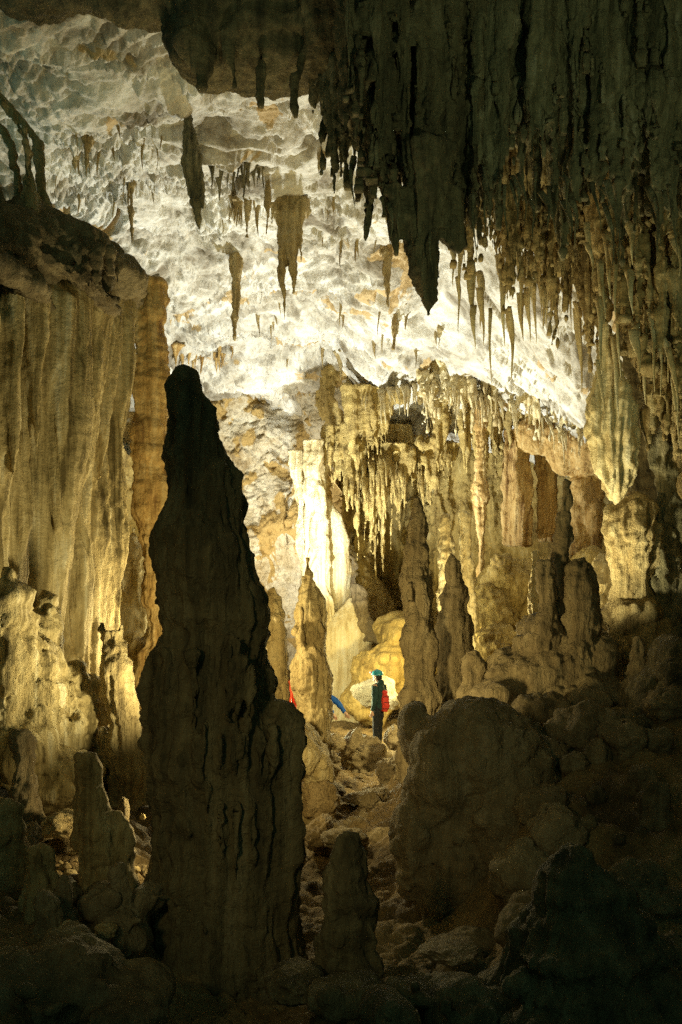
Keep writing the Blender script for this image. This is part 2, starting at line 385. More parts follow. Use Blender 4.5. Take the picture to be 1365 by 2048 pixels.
# hanging folds at the top of the curtain
for px, yb, w, Y in ((95, 950, 26, 11.0), (30, 740, 22, 10.4), (62, 745, 9, 10.3), (165, 1060, 30, 12.0), (190, 900, 34, 12.4), (240, 960, 34, 13.2), (262, 1010, 30, 13.7), (130, 900, 22, 11.5), (215, 1150, 22, 12.8), (5, 700, 20, 10.2)):
    Xc, _ = curtain_point(min(1, max(0, (Y - 9.2) / 4.8))); 
    a = at(px, 590, Y); b = at(px, yb, Y); r = w / F * Y
    rr = []
    for q in range(17):
        s = q / 16; rr.append((Xc + .16 + (a[0] - Xc) * .35 * 0, Y, a[2] + (b[2] - a[2]) * s, r * (1.25 - 1.1 * s ** 1.5), r * (1.1 - .9 * s)))
    u.stack(rr, 14, .04)
thing(u, 'flowstone_curtain', 'tall ochre flowstone curtain with long vertical folds filling the left side', 'flowstone', 'curtain', .034,
      DS(lump=.06, ls=.9, flute=.036, fs=5, rings=.0, rs=2, pop=.01, ps=9, fine=.006), smooth=4)

# ledge above the curtain
u = U()
for (x, y, Y, rx, ry, rz) in ((-70, 500, 11.6, 130, 1.0, 90), (50, 505, 12.0, 120, 1.1, 75), (150, 510, 12.6, 100, 1.1, 65), (225, 535, 13.2, 60, 1.0, 38), (120, 556, 12.4, 125, 1.2, 20),
                              (70, 450, 12.4, 90, .8, 45), (170, 475, 13.0, 70, .7, 40), (-100, 440, 11.8, 120, 1, 90), (30, 560, 11.4, 80, 1.0, 22)):
    u.ell(at(x, y + 14, Y), (rx / F * Y, ry, rz * .86 / F * Y), tilt=random.uniform(-.1, .1) + .22)
for k in range(34):
    x = random.uniform(-20, 235); Y = 12.6 + random.uniform(-.9, .2); y0 = np.interp(x, [0, 250], [540, 560]); r = random.uniform(3, 7) / F * Y; l = random.uniform(15, 70)
    a = at(x, y0 - 60, Y - .3); b = at(x, y0 + l * .5, Y - .3); u.tube([(*a, r * 1.4), (a[0], a[1], (a[2] + b[2]) / 2, r), (*b, r * .35)], 8)
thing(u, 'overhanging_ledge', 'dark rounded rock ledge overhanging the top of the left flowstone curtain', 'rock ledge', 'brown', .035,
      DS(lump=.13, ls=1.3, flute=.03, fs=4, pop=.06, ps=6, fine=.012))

def hang(name, label, Y, paths, mat='hang', voxel=.024, group=None, d=None, cat='stalactite', ragged=6, depth=.12):
    """paths: lists of (x, y, r) in photo pixels at distance Y, thick end first"""
    u = U()
    for p in paths:
        dy = random.uniform(-depth, depth)
        u.tube([(*at(x, y, Y + dy)[:1], Y + dy, at(x, y, Y + dy)[2], max(r, 1.0) / F * Y) for x, y, r in p], 12)
    for p in paths:                                   # small drips and flutes on the body
        for _ in range(ragged):
            k = random.randrange(len(p) - 1); s = random.random()
            x = p[k][0] + (p[k + 1][0] - p[k][0]) * s; y = p[k][1] + (p[k + 1][1] - p[k][1]) * s; r = p[k][2] + (p[k + 1][2] - p[k][2]) * s
            ang = random.uniform(0, 2 * PI); R = r / F * Y
            a = at(x, y - r, Y); c = (a[0] + R * .8 * math.cos(ang), Y + R * .8 * math.sin(ang)); l = random.uniform(1.5, 4) * r / F * Y
            rr = R * random.uniform(.25, .42)
            u.tube([(*c, a[2], rr), (*c, a[2] - l * .5, rr * .9), (c[0], c[1], a[2] - l, rr * .3)], 8)
    return thing(u, name, label, cat, mat, voxel, d or DS(lump=.04, ls=2.5, flute=.03, fs=8, rings=.02, pop=.015, fine=.006), group)

# long drips in front of the ledge, upper left
hang('stalactite', 'long curved grey stalactite hanging down the left edge over the dark ledge', 11.6, [[(-120, 90, 14), (-10, 185, 9), (35, 240, 8), (55, 300, 7), (62, 420, 15), (75, 470, 15), (80, 560, 8), (82, 600, 2)], [(50, 255, 6), (56, 330, 4), (58, 380, 2)]], 'tan')
hang('stalactite', 'second curved grey stalactite right of the leftmost one, thick low body', 11.9, [[(-120, 180, 12), (-10, 240, 8), (22, 285, 7), (34, 350, 7), (42, 430, 10), (35, 520, 20), (30, 600, 24), (36, 700, 11), (40, 735, 3)]], 'tan')
hang('stalactite', 'straight grey stalactite third from the left edge, ending on the ledge', 12.2, [[(-10, 175, 5), (60, 258, 8), (76, 290, 9), (85, 380, 11), (98, 440, 13), (102, 495, 7), (104, 510, 3)]], 'tan')
hang('stalactite', 'broad drooping stalactite cluster at far left edge beside the ledge', 11.2, [[(-40, 330, 30), (-5, 480, 34), (5, 580, 30), (12, 650, 18), (20, 700, 4)]], 'hang')

def ceil_hang_Y(ytop, x):
    Y = 2000 * 9 / (1250 - ytop)
    for _ in range(12):
        X = (x - 682.5) / F * Y; z = ceil_z([X], [Y])[0]; Y = .5 * Y + .5 * F * (z - CZ) / (1250 - ytop)
    return Y
# ceiling stalactites that stand out
Y = ceil_hang_Y(225, 380)
hang('stalactite', 'long dark spindle stalactite hanging alone from the pale ceiling, upper left centre', Y, [[(377, 215, 6), (378, 250, 8), (382, 290, 17), (383, 320, 19), (388, 370, 17), (396, 420, 9), (399, 460, 2)], [(392, 300, 10), (402, 370, 9), (407, 420, 2)]], 'hang', .026, ragged=8)
Y = ceil_hang_Y(395, 585)
hang('stalactite', 'large split stalactite with flared top and two tails hanging at ceiling centre', Y, [[(572, 385, 20), (574, 425, 13), (572, 470, 12), (564, 520, 10), (565, 560, 8), (569, 600, 4), (570, 642, 1.5)], [(592, 390, 18), (590, 430, 12), (584, 500, 12), (588, 550, 8), (588, 588, 2)],
     [(607, 395, 9), (602, 470, 5), (603, 525, 1.5)], [(553, 410, 9), (558, 450, 5), (560, 500, 1.5)], [(540, 385, 5), (565, 405, 10), (590, 398, 12), (612, 378, 5)], [(615, 400, 4), (616, 440, 1.5)], [(545, 395, 4), (545, 450, 1.5)]], 'tan', .028, ragged=5)
for lab, x, y0, y1, w in (('slim tapering stalactite below the pale ceiling, left of the split one', 472, 520, 682, 10), ('crooked thin brown stalactite above the dark ledge', 262, 365, 490, 5),
                          ('short dark stalactite left of centre over the ceiling shelf', 172, 268, 360, 7), ('thin stalactite pair hanging near the left ceiling slope', 150, 290, 345, 5),
                          ('slender stalactite on the ceiling, right beside the dark spindle', 468, 360, 425, 5), ('little brown stalactite under the ceiling shelf, right of the spindle', 496, 405, 480, 5),
                          ('thin stalactite hanging left of the split stalactite, with bent root', 535, 365, 470, 5), ('narrow stalactite hanging below the dark hanging mass tip', 790, 640, 700, 6),
                          ('short stalactite between the split one and the hanging mass', 640, 300, 350, 6), ('pale thin stalactite right of the mass tip', 880, 640, 700, 5),
                          ('reddish stalactite beneath the dark mass left of its tip', 775, 500, 620, 8)):
    Y = ceil_hang_Y(y0, x) if y0 < 700 else 28
    hang('stalactite', lab, Y, [[(x, y0 - 12, w * 1.3), (x + random.uniform(-2, 2), (y0 + y1) / 2, w * .9), (x + random.uniform(-3, 3), y1, 1.3)], [(x + w * .8, y0 - 5, w * .6), (x + w, (y0 + y1) / 2, 1.5)]], 'tan', .026, ragged=4)

# E: the hanging masses of fused stalactites
def mass(label, xr, env, Y0, Y1, n, mat, wr=(10, 26), topy=-60, voxel=.035, seed=1, slab=.5, name='stalactite_mass', d=None, cores=(), group=None):
    rnd = random.Random(seed); u = U()
    for p in cores: u.tube([(*at(a, b, Y0)[:1], Y0 + q, at(a, b, Y0)[2], r / F * Y0) for a, b, r, q in p], 14)
    ex = [e[0] for e in env]; ey = [e[1] for e in env]
    for k in range(n):
        x = xr[0] + (xr[1] - xr[0]) * (k + rnd.random()) / n
        Y = np.interp(x, [xr[0], xr[1]], [Y0, Y1]) + rnd.uniform(-slab, slab)
        yb = np.interp(x, ex, ey) - abs(rnd.gauss(0, 1)) * 35 - (0 if rnd.random() < .5 else rnd.uniform(20, 170))
        w = rnd.uniform(*wr)
        yt = max(topy, yb - rnd.uniform(180, 420)) if rnd.random() < .35 else topy
        m_ = .45 * (yb - yt); xo = rnd.uniform(-8, 8)
        L_ = min(190, .6 * (yb - yt)) * rnd.uniform(.6, 1)
        pts = [(x + xo, yt - 20, w * 1.2), (x + xo * .5, yt + m_ * .8, w * rnd.uniform(.7, 1.1)), (x, yb - L_, w * .72), (x + rnd.uniform(-3, 3), yb - L_ * .6, w * .46), (x + rnd.uniform(-4, 4), yb - L_ * .3, w * .27), (x + rnd.uniform(-5, 5), yb, w * .1)]
        u.tube([(*at(a, b, Y)[:1], Y, at(a, b, Y)[2], max(r, 1.2) / F * Y) for a, b, r in pts], 10)
    for k in range(int(n * 1.4)):
        x = rnd.uniform(xr[0] + 4, xr[1] - 4); Y = np.interp(x, [xr[0], xr[1]], [Y0, Y1]) - slab * rnd.uniform(.55, 1.15); ye = np.interp(x, ex, ey)
        yb = topy + (ye - topy) * rnd.uniform(.25, 1.0); w = rnd.uniform(wr[0] * .35, wr[0] * .95); yt = max(topy - 20, yb - rnd.uniform(180, 420))
        pts = [(x, yt, w * .5, .45), (x, yt + (yb - yt) * .3, w * 1.2, .1), (x + rnd.uniform(-3, 3), yt + (yb - yt) * .65, w * .8, 0), (x + rnd.uniform(-3, 3), yb, w * .15, 0)]
        u.tube([(*at(a, b, Y)[:1], Y + q, at(a, b, Y)[2], max(r, 1.2) / F * Y) for a, b, r, q in pts], 8)
    # solid backing so the mass reads as one body
    xx = np.linspace(xr[0] + 8, xr[1] - 8, max(4, int((xr[1] - xr[0]) / 24)))
    for x in xx:
        Y = np.interp(x, [xr[0], xr[1]], [Y0, Y1]) + .15
        yb = np.interp(x, ex, ey) - 150
        if yb > topy + 40:
            R = 24 / F * Y; a = at(x, topy - 30, Y); b = at(x, yb, Y)
            u.stack([(a[0], Y, a[2], R, slab), (a[0], Y, (a[2] + b[2]) / 2, R, slab * .85), (b[0], Y, b[2] + .3, R * .9, slab * .55), (b[0], Y, b[2], R * .5, slab * .25)], 12)
    return thing(u, name, label, 'stalactites', mat, voxel, d or DS(lump=.09, ls=1.1, flute=.05, fs=10, rings=.0, pop=.012, ps=8, fine=.012), group)
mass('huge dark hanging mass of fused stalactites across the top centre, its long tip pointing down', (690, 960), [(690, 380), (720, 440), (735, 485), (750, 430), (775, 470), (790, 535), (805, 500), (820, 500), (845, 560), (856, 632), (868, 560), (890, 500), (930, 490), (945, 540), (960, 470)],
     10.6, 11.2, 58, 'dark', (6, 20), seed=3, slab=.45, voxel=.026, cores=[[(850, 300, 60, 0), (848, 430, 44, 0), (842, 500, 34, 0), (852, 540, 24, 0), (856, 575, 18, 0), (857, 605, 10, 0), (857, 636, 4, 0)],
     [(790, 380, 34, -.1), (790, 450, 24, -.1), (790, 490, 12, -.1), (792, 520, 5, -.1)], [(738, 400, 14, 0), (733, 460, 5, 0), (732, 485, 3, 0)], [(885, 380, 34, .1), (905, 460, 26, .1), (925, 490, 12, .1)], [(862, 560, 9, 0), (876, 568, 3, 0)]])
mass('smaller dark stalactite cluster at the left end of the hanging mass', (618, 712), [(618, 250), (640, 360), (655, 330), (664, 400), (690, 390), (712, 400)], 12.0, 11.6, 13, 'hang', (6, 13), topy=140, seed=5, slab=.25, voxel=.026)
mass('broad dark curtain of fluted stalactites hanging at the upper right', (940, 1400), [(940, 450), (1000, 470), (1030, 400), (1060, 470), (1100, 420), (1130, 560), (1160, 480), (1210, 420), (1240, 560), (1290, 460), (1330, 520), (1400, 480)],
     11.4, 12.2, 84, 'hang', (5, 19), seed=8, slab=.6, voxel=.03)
mass('ragged sunless stalactite fringe behind the dark masses, lit yellow from the left', (905, 1230), [(905, 540), (945, 590), (985, 540), (1000, 640), (1040, 600), (1080, 650), (1110, 720), (1150, 640), (1180, 780), (1230, 700)],
     15.5, 15.0, 80, 'tan', (4, 11), topy=250, seed=12, slab=.6, voxel=.032)
mass('knobbly lit stalactite wall at the right edge above the fat drapery', (1185, 1420), [(1185, 640), (1230, 690), (1270, 740), (1300, 900), (1340, 820), (1360, 960), (1420, 900)],
     14.4, 13.4, 66, 'tan', (4, 13), topy=260, seed=17, slab=.7, voxel=.032, d=DS(lump=.12, ls=1.8, flute=.05, fs=5, rings=.03, pop=.07, ps=6, fine=.014))
# the dark roof block left of the mass
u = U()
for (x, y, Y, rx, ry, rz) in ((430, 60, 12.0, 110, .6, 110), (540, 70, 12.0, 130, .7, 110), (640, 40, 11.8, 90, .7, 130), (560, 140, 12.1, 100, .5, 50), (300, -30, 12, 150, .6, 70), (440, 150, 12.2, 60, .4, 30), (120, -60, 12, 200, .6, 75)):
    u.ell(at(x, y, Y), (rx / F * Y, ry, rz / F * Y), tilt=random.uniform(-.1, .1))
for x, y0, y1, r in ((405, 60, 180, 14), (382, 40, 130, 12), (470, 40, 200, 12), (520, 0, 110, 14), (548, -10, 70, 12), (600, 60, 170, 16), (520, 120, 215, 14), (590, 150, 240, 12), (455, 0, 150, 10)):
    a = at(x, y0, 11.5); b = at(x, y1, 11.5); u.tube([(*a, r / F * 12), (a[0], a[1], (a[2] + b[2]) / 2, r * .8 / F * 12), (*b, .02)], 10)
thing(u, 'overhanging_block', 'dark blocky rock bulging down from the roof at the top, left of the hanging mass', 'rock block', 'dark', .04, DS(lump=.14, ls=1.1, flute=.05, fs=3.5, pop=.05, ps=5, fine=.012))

# F: the fat fluted drapery at right and its pedestal
u = U()
prof(u, 13.9, [(762, 1190, 1235), (790, 1180, 1262), (830, 1173, 1275), (880, 1178, 1278), (930, 1190, 1272), (970, 1205, 1262), (1000, 1217, 1245), (1012, 1226, 1234)], .7, .05)
prof(u, 13.9, [(650, 1205, 1225), (720, 1200, 1235), (790, 1185, 1262)], .8, .05)
thing(u, 'drapery_stalactite', 'fat pale fluted drapery stalactite tapering to a point above its pedestal', 'stalactite', 'bright', .026, DS(lump=.03, flute=.075, fs=7.5, rings=.0, pop=.0), smooth=2)
u = U()
prof(u, 14.2, [(985, 1262, 1290), (1005, 1225, 1310), (1030, 1213, 1320), (1080, 1215, 1322), (1130, 1222, 1318), (1180, 1232, 1310), (1230, 1215, 1330), (1330, 1190, 1350), (1420, 1180, 1360)], .7, .05)
thing(u, 'stalagmite', 'thick dark fluted pedestal stalagmite directly below the fat drapery', 'stalagmite', 'tan', .028, DS(lump=.05, flute=.07, fs=6, rings=.01))
u = U(); prof(u, 17.2, [(560, 1225, 1330), (700, 1240, 1325), (800, 1262, 1322), (900, 1268, 1325), (960, 1262, 1330), (1020, 1250, 1335), (1100, 1240, 1340)], .5, .06)  # added filler over the bright gap, dark rock standing in for shade
thing(u, 'cave_column', 'added dark filler column directly behind the fat drapery and its pedestal', 'column', 'dark', .035, DS(lump=.12, flute=.06, fs=5))
u = U()
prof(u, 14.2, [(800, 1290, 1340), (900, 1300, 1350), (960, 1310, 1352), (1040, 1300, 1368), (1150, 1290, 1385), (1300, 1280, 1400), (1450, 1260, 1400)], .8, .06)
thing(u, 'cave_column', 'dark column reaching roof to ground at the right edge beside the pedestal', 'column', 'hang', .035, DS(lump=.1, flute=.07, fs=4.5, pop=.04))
mass('long grooved drapery right of the fat one, hanging at the right edge', (1280, 1365), [(1280, 880), (1300, 930), (1320, 900), (1345, 980), (1365, 920)], 14.0, 13.2, 12, 'tan', (10, 17), topy=560, seed=23, slab=.3, voxel=.03, name='drapery_stalactite')

# C / column left behind the curtain
u = U()
prof(u, 17, [(560, 268, 330), (640, 262, 330), (720, 272, 332), (800, 272, 334), (900, 268, 334), (1000, 266, 330), (1080, 272, 330), (1180, 285, 338), (1260, 292, 345), (1300, 285, 350), (1420, 270, 370)], .9, .06)
thing(u, 'cave_column', 'tall warm orange column between the left curtain and the black stalagmite', 'column', 'orange', .035, DS(lump=.1, ls=1.2, flute=.05, fs=4, pop=.03))
u = U()
rows = [(1050, 262, 276), (1100, 245, 285), (1200, 240, 296), (1290, 236, 300), (1370, 240, 305), (1450, 230, 310)]
prof(u, 19, rows, .8, .08); knobs(u, 19, rows, 12, (6, 12))
thing(u, 'stalagmite', 'bright cream lumpy stalagmite in the gap right of the left curtain', 'stalagmite', 'bright', .035, DS(lump=.12, ls=1.8, pop=.05))
# mound at the foot of the left curtain
u = U()
for (x, y, Y, rx, ry, rz) in ((100, 1240, 11.2, 30, .22, 55), (85, 1262, 11.0, 26, .2, 30), (60, 1400, 10.8, 80, .5, 130), (130, 1450, 11.2, 80, .5, 120), (180, 1530, 11.4, 70, .5, 90), (20, 1330, 10.4, 50, .4, 150),
                              (110, 1560, 10.6, 90, .5, 60), (15, 1220, 10.2, 30, .3, 80), (50, 1520, 10.4, 60, .4, 80)):
    u.ell(at(x, y, Y), (rx / F * Y, ry, rz / F * Y))
for _ in range(40):
    x = random.uniform(-10, 210); y = random.uniform(1300 + x * .7, 1590); Y = 10.7 + x / 200; r = random.uniform(8, 20) / F * Y
    u.ell(at(x, y, Y - .35), (r, r, r * random.uniform(.8, 1.6)))
thing(u, 'flowstone_mound', 'lumpy yellow flowstone mound banked against the foot of the left curtain', 'flowstone', 'curtain', .03, DS(lump=.1, ls=1.8, flute=.02, pop=.07, ps=7, fine=.01))

# stalagmites
def stal(label, Y, rows, mat='brown', kn=6, kr=(5, 11), voxel=.022, extra=(), **dk):
    u = U(); prof(u, Y, rows, .9, .05, 6, .05)
    for e in extra: prof(u, Y + e[0], e[1], .9, .05, 6, .04)
    if kn: knobs(u, Y, rows, kn, kr)
    d = dict(lump=.055, ls=3.0, rings=.016, rs=8, flute=.03, fs=9, pop=.014, fine=.007); d.update(dk)
    return thing(u, 'stalagmite', label, 'stalagmite', mat, voxel, DS(**d))
stal('knobbly brown stalagmite just right of the giant black one', 14, [(1173, 538, 548), (1185, 532, 562), (1215, 528, 568), (1260, 532, 570), (1310, 536, 574), (1345, 538, 572), (1380, 532, 578), (1430, 530, 580), (1560, 520, 590)], 'tan', 8, (4, 9))
stal('tall ochre stalagmite with narrow nipple top, left of the passage', 15, [(1114, 610, 621), (1150, 609, 624), (1158, 603, 630), (1190, 598, 642), (1240, 594, 650), (1290, 592, 650), (1320, 588, 654), (1350, 584, 664), (1400, 590, 666), (1470, 590, 664), (1560, 580, 670)], 'tan', 12, (4, 10), extra=[(-.25, [(1212, 600, 610), (1260, 598, 614), (1300, 600, 614)])])
stal('tallest slim stalagmite right of the passage, stacked lumps along it', 13.6, [(996, 828, 842), (1010, 822, 848), (1040, 818, 852), (1070, 812, 856), (1130, 808, 862), (1180, 806, 866), (1230, 806, 868), (1290, 804, 872), (1350, 808, 876), (1380, 800, 880), (1560, 790, 890)], 'brown', 12, (4, 9), extra=[(-.2, [(1165, 814, 830), (1210, 806, 830)])])
stal('stepped dark stalagmite with pointed cap, right of the tallest slim one', 14, [(1104, 898, 908), (1125, 888, 922), (1150, 888, 924), (1185, 884, 934), (1240, 878, 940), (1300, 876, 946), (1390, 872, 950), (1560, 866, 960)], 'brown', 10, (4, 9))
stal('narrow cream lit column behind the stepped stalagmite', 20, [(1030, 884, 896), (1045, 880, 904), (1100, 878, 908), (1200, 876, 910), (1290, 884, 908), (1400, 876, 916)], 'bright', 5, (4, 8))
stal('second narrow lit column behind, touching the cream one', 21, [(1000, 921, 928), (1020, 920, 938), (1100, 922, 944), (1200, 922, 948), (1400, 914, 954)], 'bright', 4, (4, 8), rings=.01)
stal('slender spire stalagmite rising from the dark rock clump on the right', 12.5, [(957, 1126, 1134), (975, 1122, 1140), (1010, 1116, 1144), (1060, 1106, 1144), (1100, 1104, 1142), (1110, 1094, 1140), (1160, 1096, 1142), (1260, 1090, 1150), (1420, 1080, 1160)], 'brown', 5, (4, 8))
stal('round topped stub stalagmite left of the slender spire', 12.3, [(1122, 1080, 1096), (1135, 1074, 1108), (1180, 1074, 1112), (1230, 1068, 1118), (1300, 1058, 1130), (1420, 1050, 1140)], 'brown', 3, (4, 8))
stal('broad thumb shaped stalagmite right of the slender spire', 12.2, [(1115, 1150, 1172), (1130, 1136, 1184), (1180, 1132, 1190), (1240, 1130, 1194), (1290, 1126, 1200), (1420, 1110, 1220)], 'brown', 4, (4, 8))
stal('small glowing yellow stalagmite behind the rock clump on the right', 17, [(1103, 1068, 1077), (1130, 1062, 1082), (1200, 1056, 1084), (1290, 1052, 1086), (1400, 1040, 1090)], 'bright', 2, (3, 6))
stal('squat stalagmite stub among rocks below the stepped stalagmite', 12.6, [(1300, 932, 956), (1315, 924, 966), (1360, 918, 974), (1400, 918, 974), (1500, 910, 980)], 'brown', 3, (4, 8))
stal('tiny flat topped stub left of the rock clump', 12.5, [(1274, 1026, 1046), (1285, 1023, 1049), (1320, 1020, 1052), (1420, 1010, 1060)], 'brown', 2, (3, 6))
stal('small peaked stub on the right bank, below the pedestal', 12, [(1270, 1270, 1280), (1290, 1262, 1290), (1330, 1255, 1300), (1420, 1240, 1320)], 'brown', 2, (3, 7))
# left side
stal('knobbly stalagmite with horned top standing before the left curtain', 11, [(1262, 206, 250), (1300, 210, 252), (1330, 204, 262), (1380, 212, 268), (1440, 216, 280), (1540, 214, 300), (1640, 205, 310), (1760, 200, 320)], 'tan', 18, (5, 11), extra=[(0, [(1240, 196, 210), (1258, 196, 216), (1290, 206, 226)]), (0, [(1248, 238, 250), (1280, 234, 252)]), (0, [(1258, 208, 248), (1270, 206, 250), (1300, 206, 252)])])
stal('blunt stalagmite with pale drip collar near the left edge', 9.4, [(1464, 30, 52), (1480, 22, 62), (1540, 20, 68), (1600, 20, 74), (1660, 10, 90), (1760, 0, 110)], 'brown', 4, (5, 9))
stal('smooth leaning stalagmite with round shoulder in the left foreground', 8, [(1505, 166, 186), (1525, 152, 200), (1580, 160, 214), (1640, 168, 226), (1700, 166, 240), (1780, 160, 262), (1860, 150, 275)], 'tan', 3, (6, 12), extra=[(.05, [(1618, 225, 245), (1640, 212, 258), (1680, 210, 268), (1760, 210, 275), (1820, 205, 280)]), (.1, [(1508, 152, 170), (1540, 150, 180), (1620, 152, 190), (1700, 150, 200)])], lump=.03, rings=.012)
stal('domed grey mound stalagmite at lower left foreground', 7.4, [(1684, 66, 88), (1700, 52, 102), (1740, 44, 108), (1800, 38, 112), (1880, 30, 120)], 'tan', 2, (6, 12), rings=.01)
stal('bulging flowstone dome cut by the left edge of the foreground', 7.8, [(1590, -20, 10), (1610, -30, 36), (1650, -40, 52), (1710, -50, 56), (1800, -60, 60)], 'tan', 6, (8, 16), rings=.01)
stal('thin little stalagmite post in shadow left of the giant one', 9, [(1590, 240, 250), (1602, 236, 256), (1660, 236, 258), (1720, 232, 262)], 'brown', 1, (3, 5))
stal('short white capped stub between the leaning stalagmite and the giant one', 7.4, [(1726, 224, 240), (1740, 216, 250), (1760, 214, 256), (1790, 208, 262), (1850, 200, 270)], 'brown', 1, (5, 8))
stal('small pale capped stub in the left foreground hollow', 7.2, [(1750, 124, 140), (1765, 116, 148), (1790, 112, 152), (1850, 106, 160)], 'brown', 1, (4, 7))
stal('broken top stump at the lower left, slanting down right', 6.8, [(1778, 72, 98), (1790, 70, 108), (1830, 66, 122), (1870, 60, 134), (1960, 40, 160)], 'brown', 3, (6, 12))
stal('tiny stalagmite knob on the mound left of the horned stalagmite', 11, [(1452, 202, 212), (1470, 196, 220), (1540, 190, 226)], 'tan', 2, (3, 6))
stal('dark blunt stalagmite in the middle foreground below the path', 7, [(1660, 690, 715), (1680, 668, 732), (1730, 658, 742), (1800, 650, 750), (1900, 640, 760), (2050, 630, 770)], 'dark', 5, (6, 12))
stal('pointed dark stalagmite in the lower right foreground', 6, [(1682, 1126, 1162), (1700, 1108, 1186), (1740, 1088, 1218), (1800, 1070, 1256), (1880, 1036, 1310), (2060, 960, 1420)], 'dark', 8, (8, 18), extra=[(.1, [(1850, 1020, 1070), (1880, 1008, 1080), (1950, 990, 1100), (2060, 960, 1120)])])

# rock masses of the right bank
def clump(label, Y, els, mat='brown', name='rock_mound', n=20, rr=(12, 26), voxel=.032, cat='rock', **dk):
    u = U()
    for (x, y, rx, rz, dy, ry) in els: u.ell(at(x, y, Y + dy), (rx / F * Y, ry, rz / F * Y), tilt=random.uniform(-.2, .2))
    for _ in range(n):
        x, y, rx, rz, dy, ry = random.choice(els); a = random.uniform(0, 2 * PI); b = random.uniform(.2, 1)
        r = random.uniform(*rr) / F * Y
        u.ell(at(x + rx * math.cos(a) * .85 * b, y + rz * math.sin(a) * .85 * b, Y + dy - ry * math.sqrt(max(0, 1 - b * b)) * .9), (r, r * .8, r * random.uniform(.6, 1.2)))
    d = dict(lump=.09, ls=1.7, rings=.02, rs=4, flute=.015, fs=5, pop=.035, ps=8, fine=.01); d.update(dk)
    return thing(u, name, label, cat, mat, voxel, DS(**d))
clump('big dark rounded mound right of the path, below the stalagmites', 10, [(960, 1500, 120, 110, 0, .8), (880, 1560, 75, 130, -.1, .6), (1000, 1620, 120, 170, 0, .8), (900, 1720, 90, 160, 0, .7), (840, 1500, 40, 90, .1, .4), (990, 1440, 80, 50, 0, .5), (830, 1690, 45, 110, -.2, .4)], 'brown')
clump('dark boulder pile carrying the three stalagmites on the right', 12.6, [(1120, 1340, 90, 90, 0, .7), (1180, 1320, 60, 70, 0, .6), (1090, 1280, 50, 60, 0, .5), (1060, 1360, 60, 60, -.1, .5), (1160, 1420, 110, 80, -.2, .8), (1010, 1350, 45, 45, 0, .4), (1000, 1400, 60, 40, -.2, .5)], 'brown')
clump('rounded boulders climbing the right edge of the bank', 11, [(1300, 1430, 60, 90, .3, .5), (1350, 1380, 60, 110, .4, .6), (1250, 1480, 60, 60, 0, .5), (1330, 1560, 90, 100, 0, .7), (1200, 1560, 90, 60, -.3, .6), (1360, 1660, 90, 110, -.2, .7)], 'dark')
clump('tan boulder shelf under the pedestal stalagmite', 14.2, [(1240, 1230, 40, 35, 0, .4), (1280, 1225, 40, 30, 0, .4), (1250, 1300, 60, 50, 0, .5), (1300, 1290, 60, 60, 0, .5), (1215, 1310, 30, 40, -.2, .3), (1200, 1235, 25, 25, .1, .3)], 'tan', n=14, rr=(8, 18))
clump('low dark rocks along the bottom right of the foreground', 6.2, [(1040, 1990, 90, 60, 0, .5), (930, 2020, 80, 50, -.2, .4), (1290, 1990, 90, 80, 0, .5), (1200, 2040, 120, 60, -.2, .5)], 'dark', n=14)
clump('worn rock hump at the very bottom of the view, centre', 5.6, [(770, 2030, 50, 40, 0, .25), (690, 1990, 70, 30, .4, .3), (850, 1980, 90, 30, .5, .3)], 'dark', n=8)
clump('dim shadowed rocks at the bottom left corner', 6, [(60, 2000, 130, 80, 0, .5), (180, 1960, 70, 70, .1, .4), (260, 2010, 90, 60, 0, .5), (140, 1900, 60, 50, .3, .4)], 'brown', n=14)
clump('low rocks at the foot of the giant black stalagmite, left side', 7.4, [(250, 1880, 60, 60, 0, .4), (210, 1800, 40, 30, .2, .3), (300, 1790, 40, 40, .3, .3)], 'brown', n=8, rr=(8, 16))
clump('lumpy rock shoulder behind the passage stalagmite, left of the path', 14.2, [(600, 1500, 50, 60, 0, .4), (635, 1530, 30, 50, .1, .3), (625, 1590, 25, 70, .3, .3), (610, 1640, 25, 60, .1, .3)], 'tan', n=12, rr=(6, 14))

# far alcove
u = U()
prof(u, 30, [(880, 608, 646), (930, 606, 650), (1000, 610, 652), (1100, 612, 656), (1200, 618, 664), (1300, 600, 675), (1440, 590, 690)], .6, .03); prof(u, 30.4, [(900, 580, 610), (1000, 590, 615), (1200, 600, 620), (1400, 590, 620)], .5, .03)
thing(u, 'cave_column', 'dazzling white fluted column on the back wall, left of the smooth one', 'column', 'bright', .04, DS(lump=.04, flute=.13, fs=3.6, rings=.0, pop=0))
u = U()
prof(u, 30.6, [(998, 650, 658), (1015, 643, 672), (1040, 642, 690), (1080, 644, 700), (1160, 644, 702), (1220, 636, 706), (1300, 620, 720), (1440, 600, 735)], .6, .01)
thing(u, 'cave_column', 'smooth yellow rounded column on the back wall right of the fluted one', 'column', 'bright', .04, DS(lump=.015, flute=.035, fs=2.5, rings=.0, pop=0))
u = U()
prof(u, 30, [(1196, 698, 714), (1215, 682, 728), (1240, 658, 742), (1262, 640, 752), (1290, 628, 752), (1330, 612, 760), (1380, 600, 768), (1440, 590, 780), (1470, 580, 790)], .42, .01)
thing(u, 'flowstone_cone', 'smooth glowing white flowstone cone at the back of the passage', 'flowstone', 'bright', .035, DS(lump=.05, ls=1, flute=.0, rings=.0, pop=0, fine=.003), smooth=5)
clump('big rounded ochre wall slab behind the man', 28.4, [(770, 1350, 72, 72, 0, .7), (812, 1310, 66, 84, .3, .7), (745, 1400, 60, 55, 0, .6), (790, 1260, 40, 30, .8, .5)], 'wall', n=3, name='rock_slab', voxel=.04, lump=.32, ls=.9, rings=.07, rs=2.2)
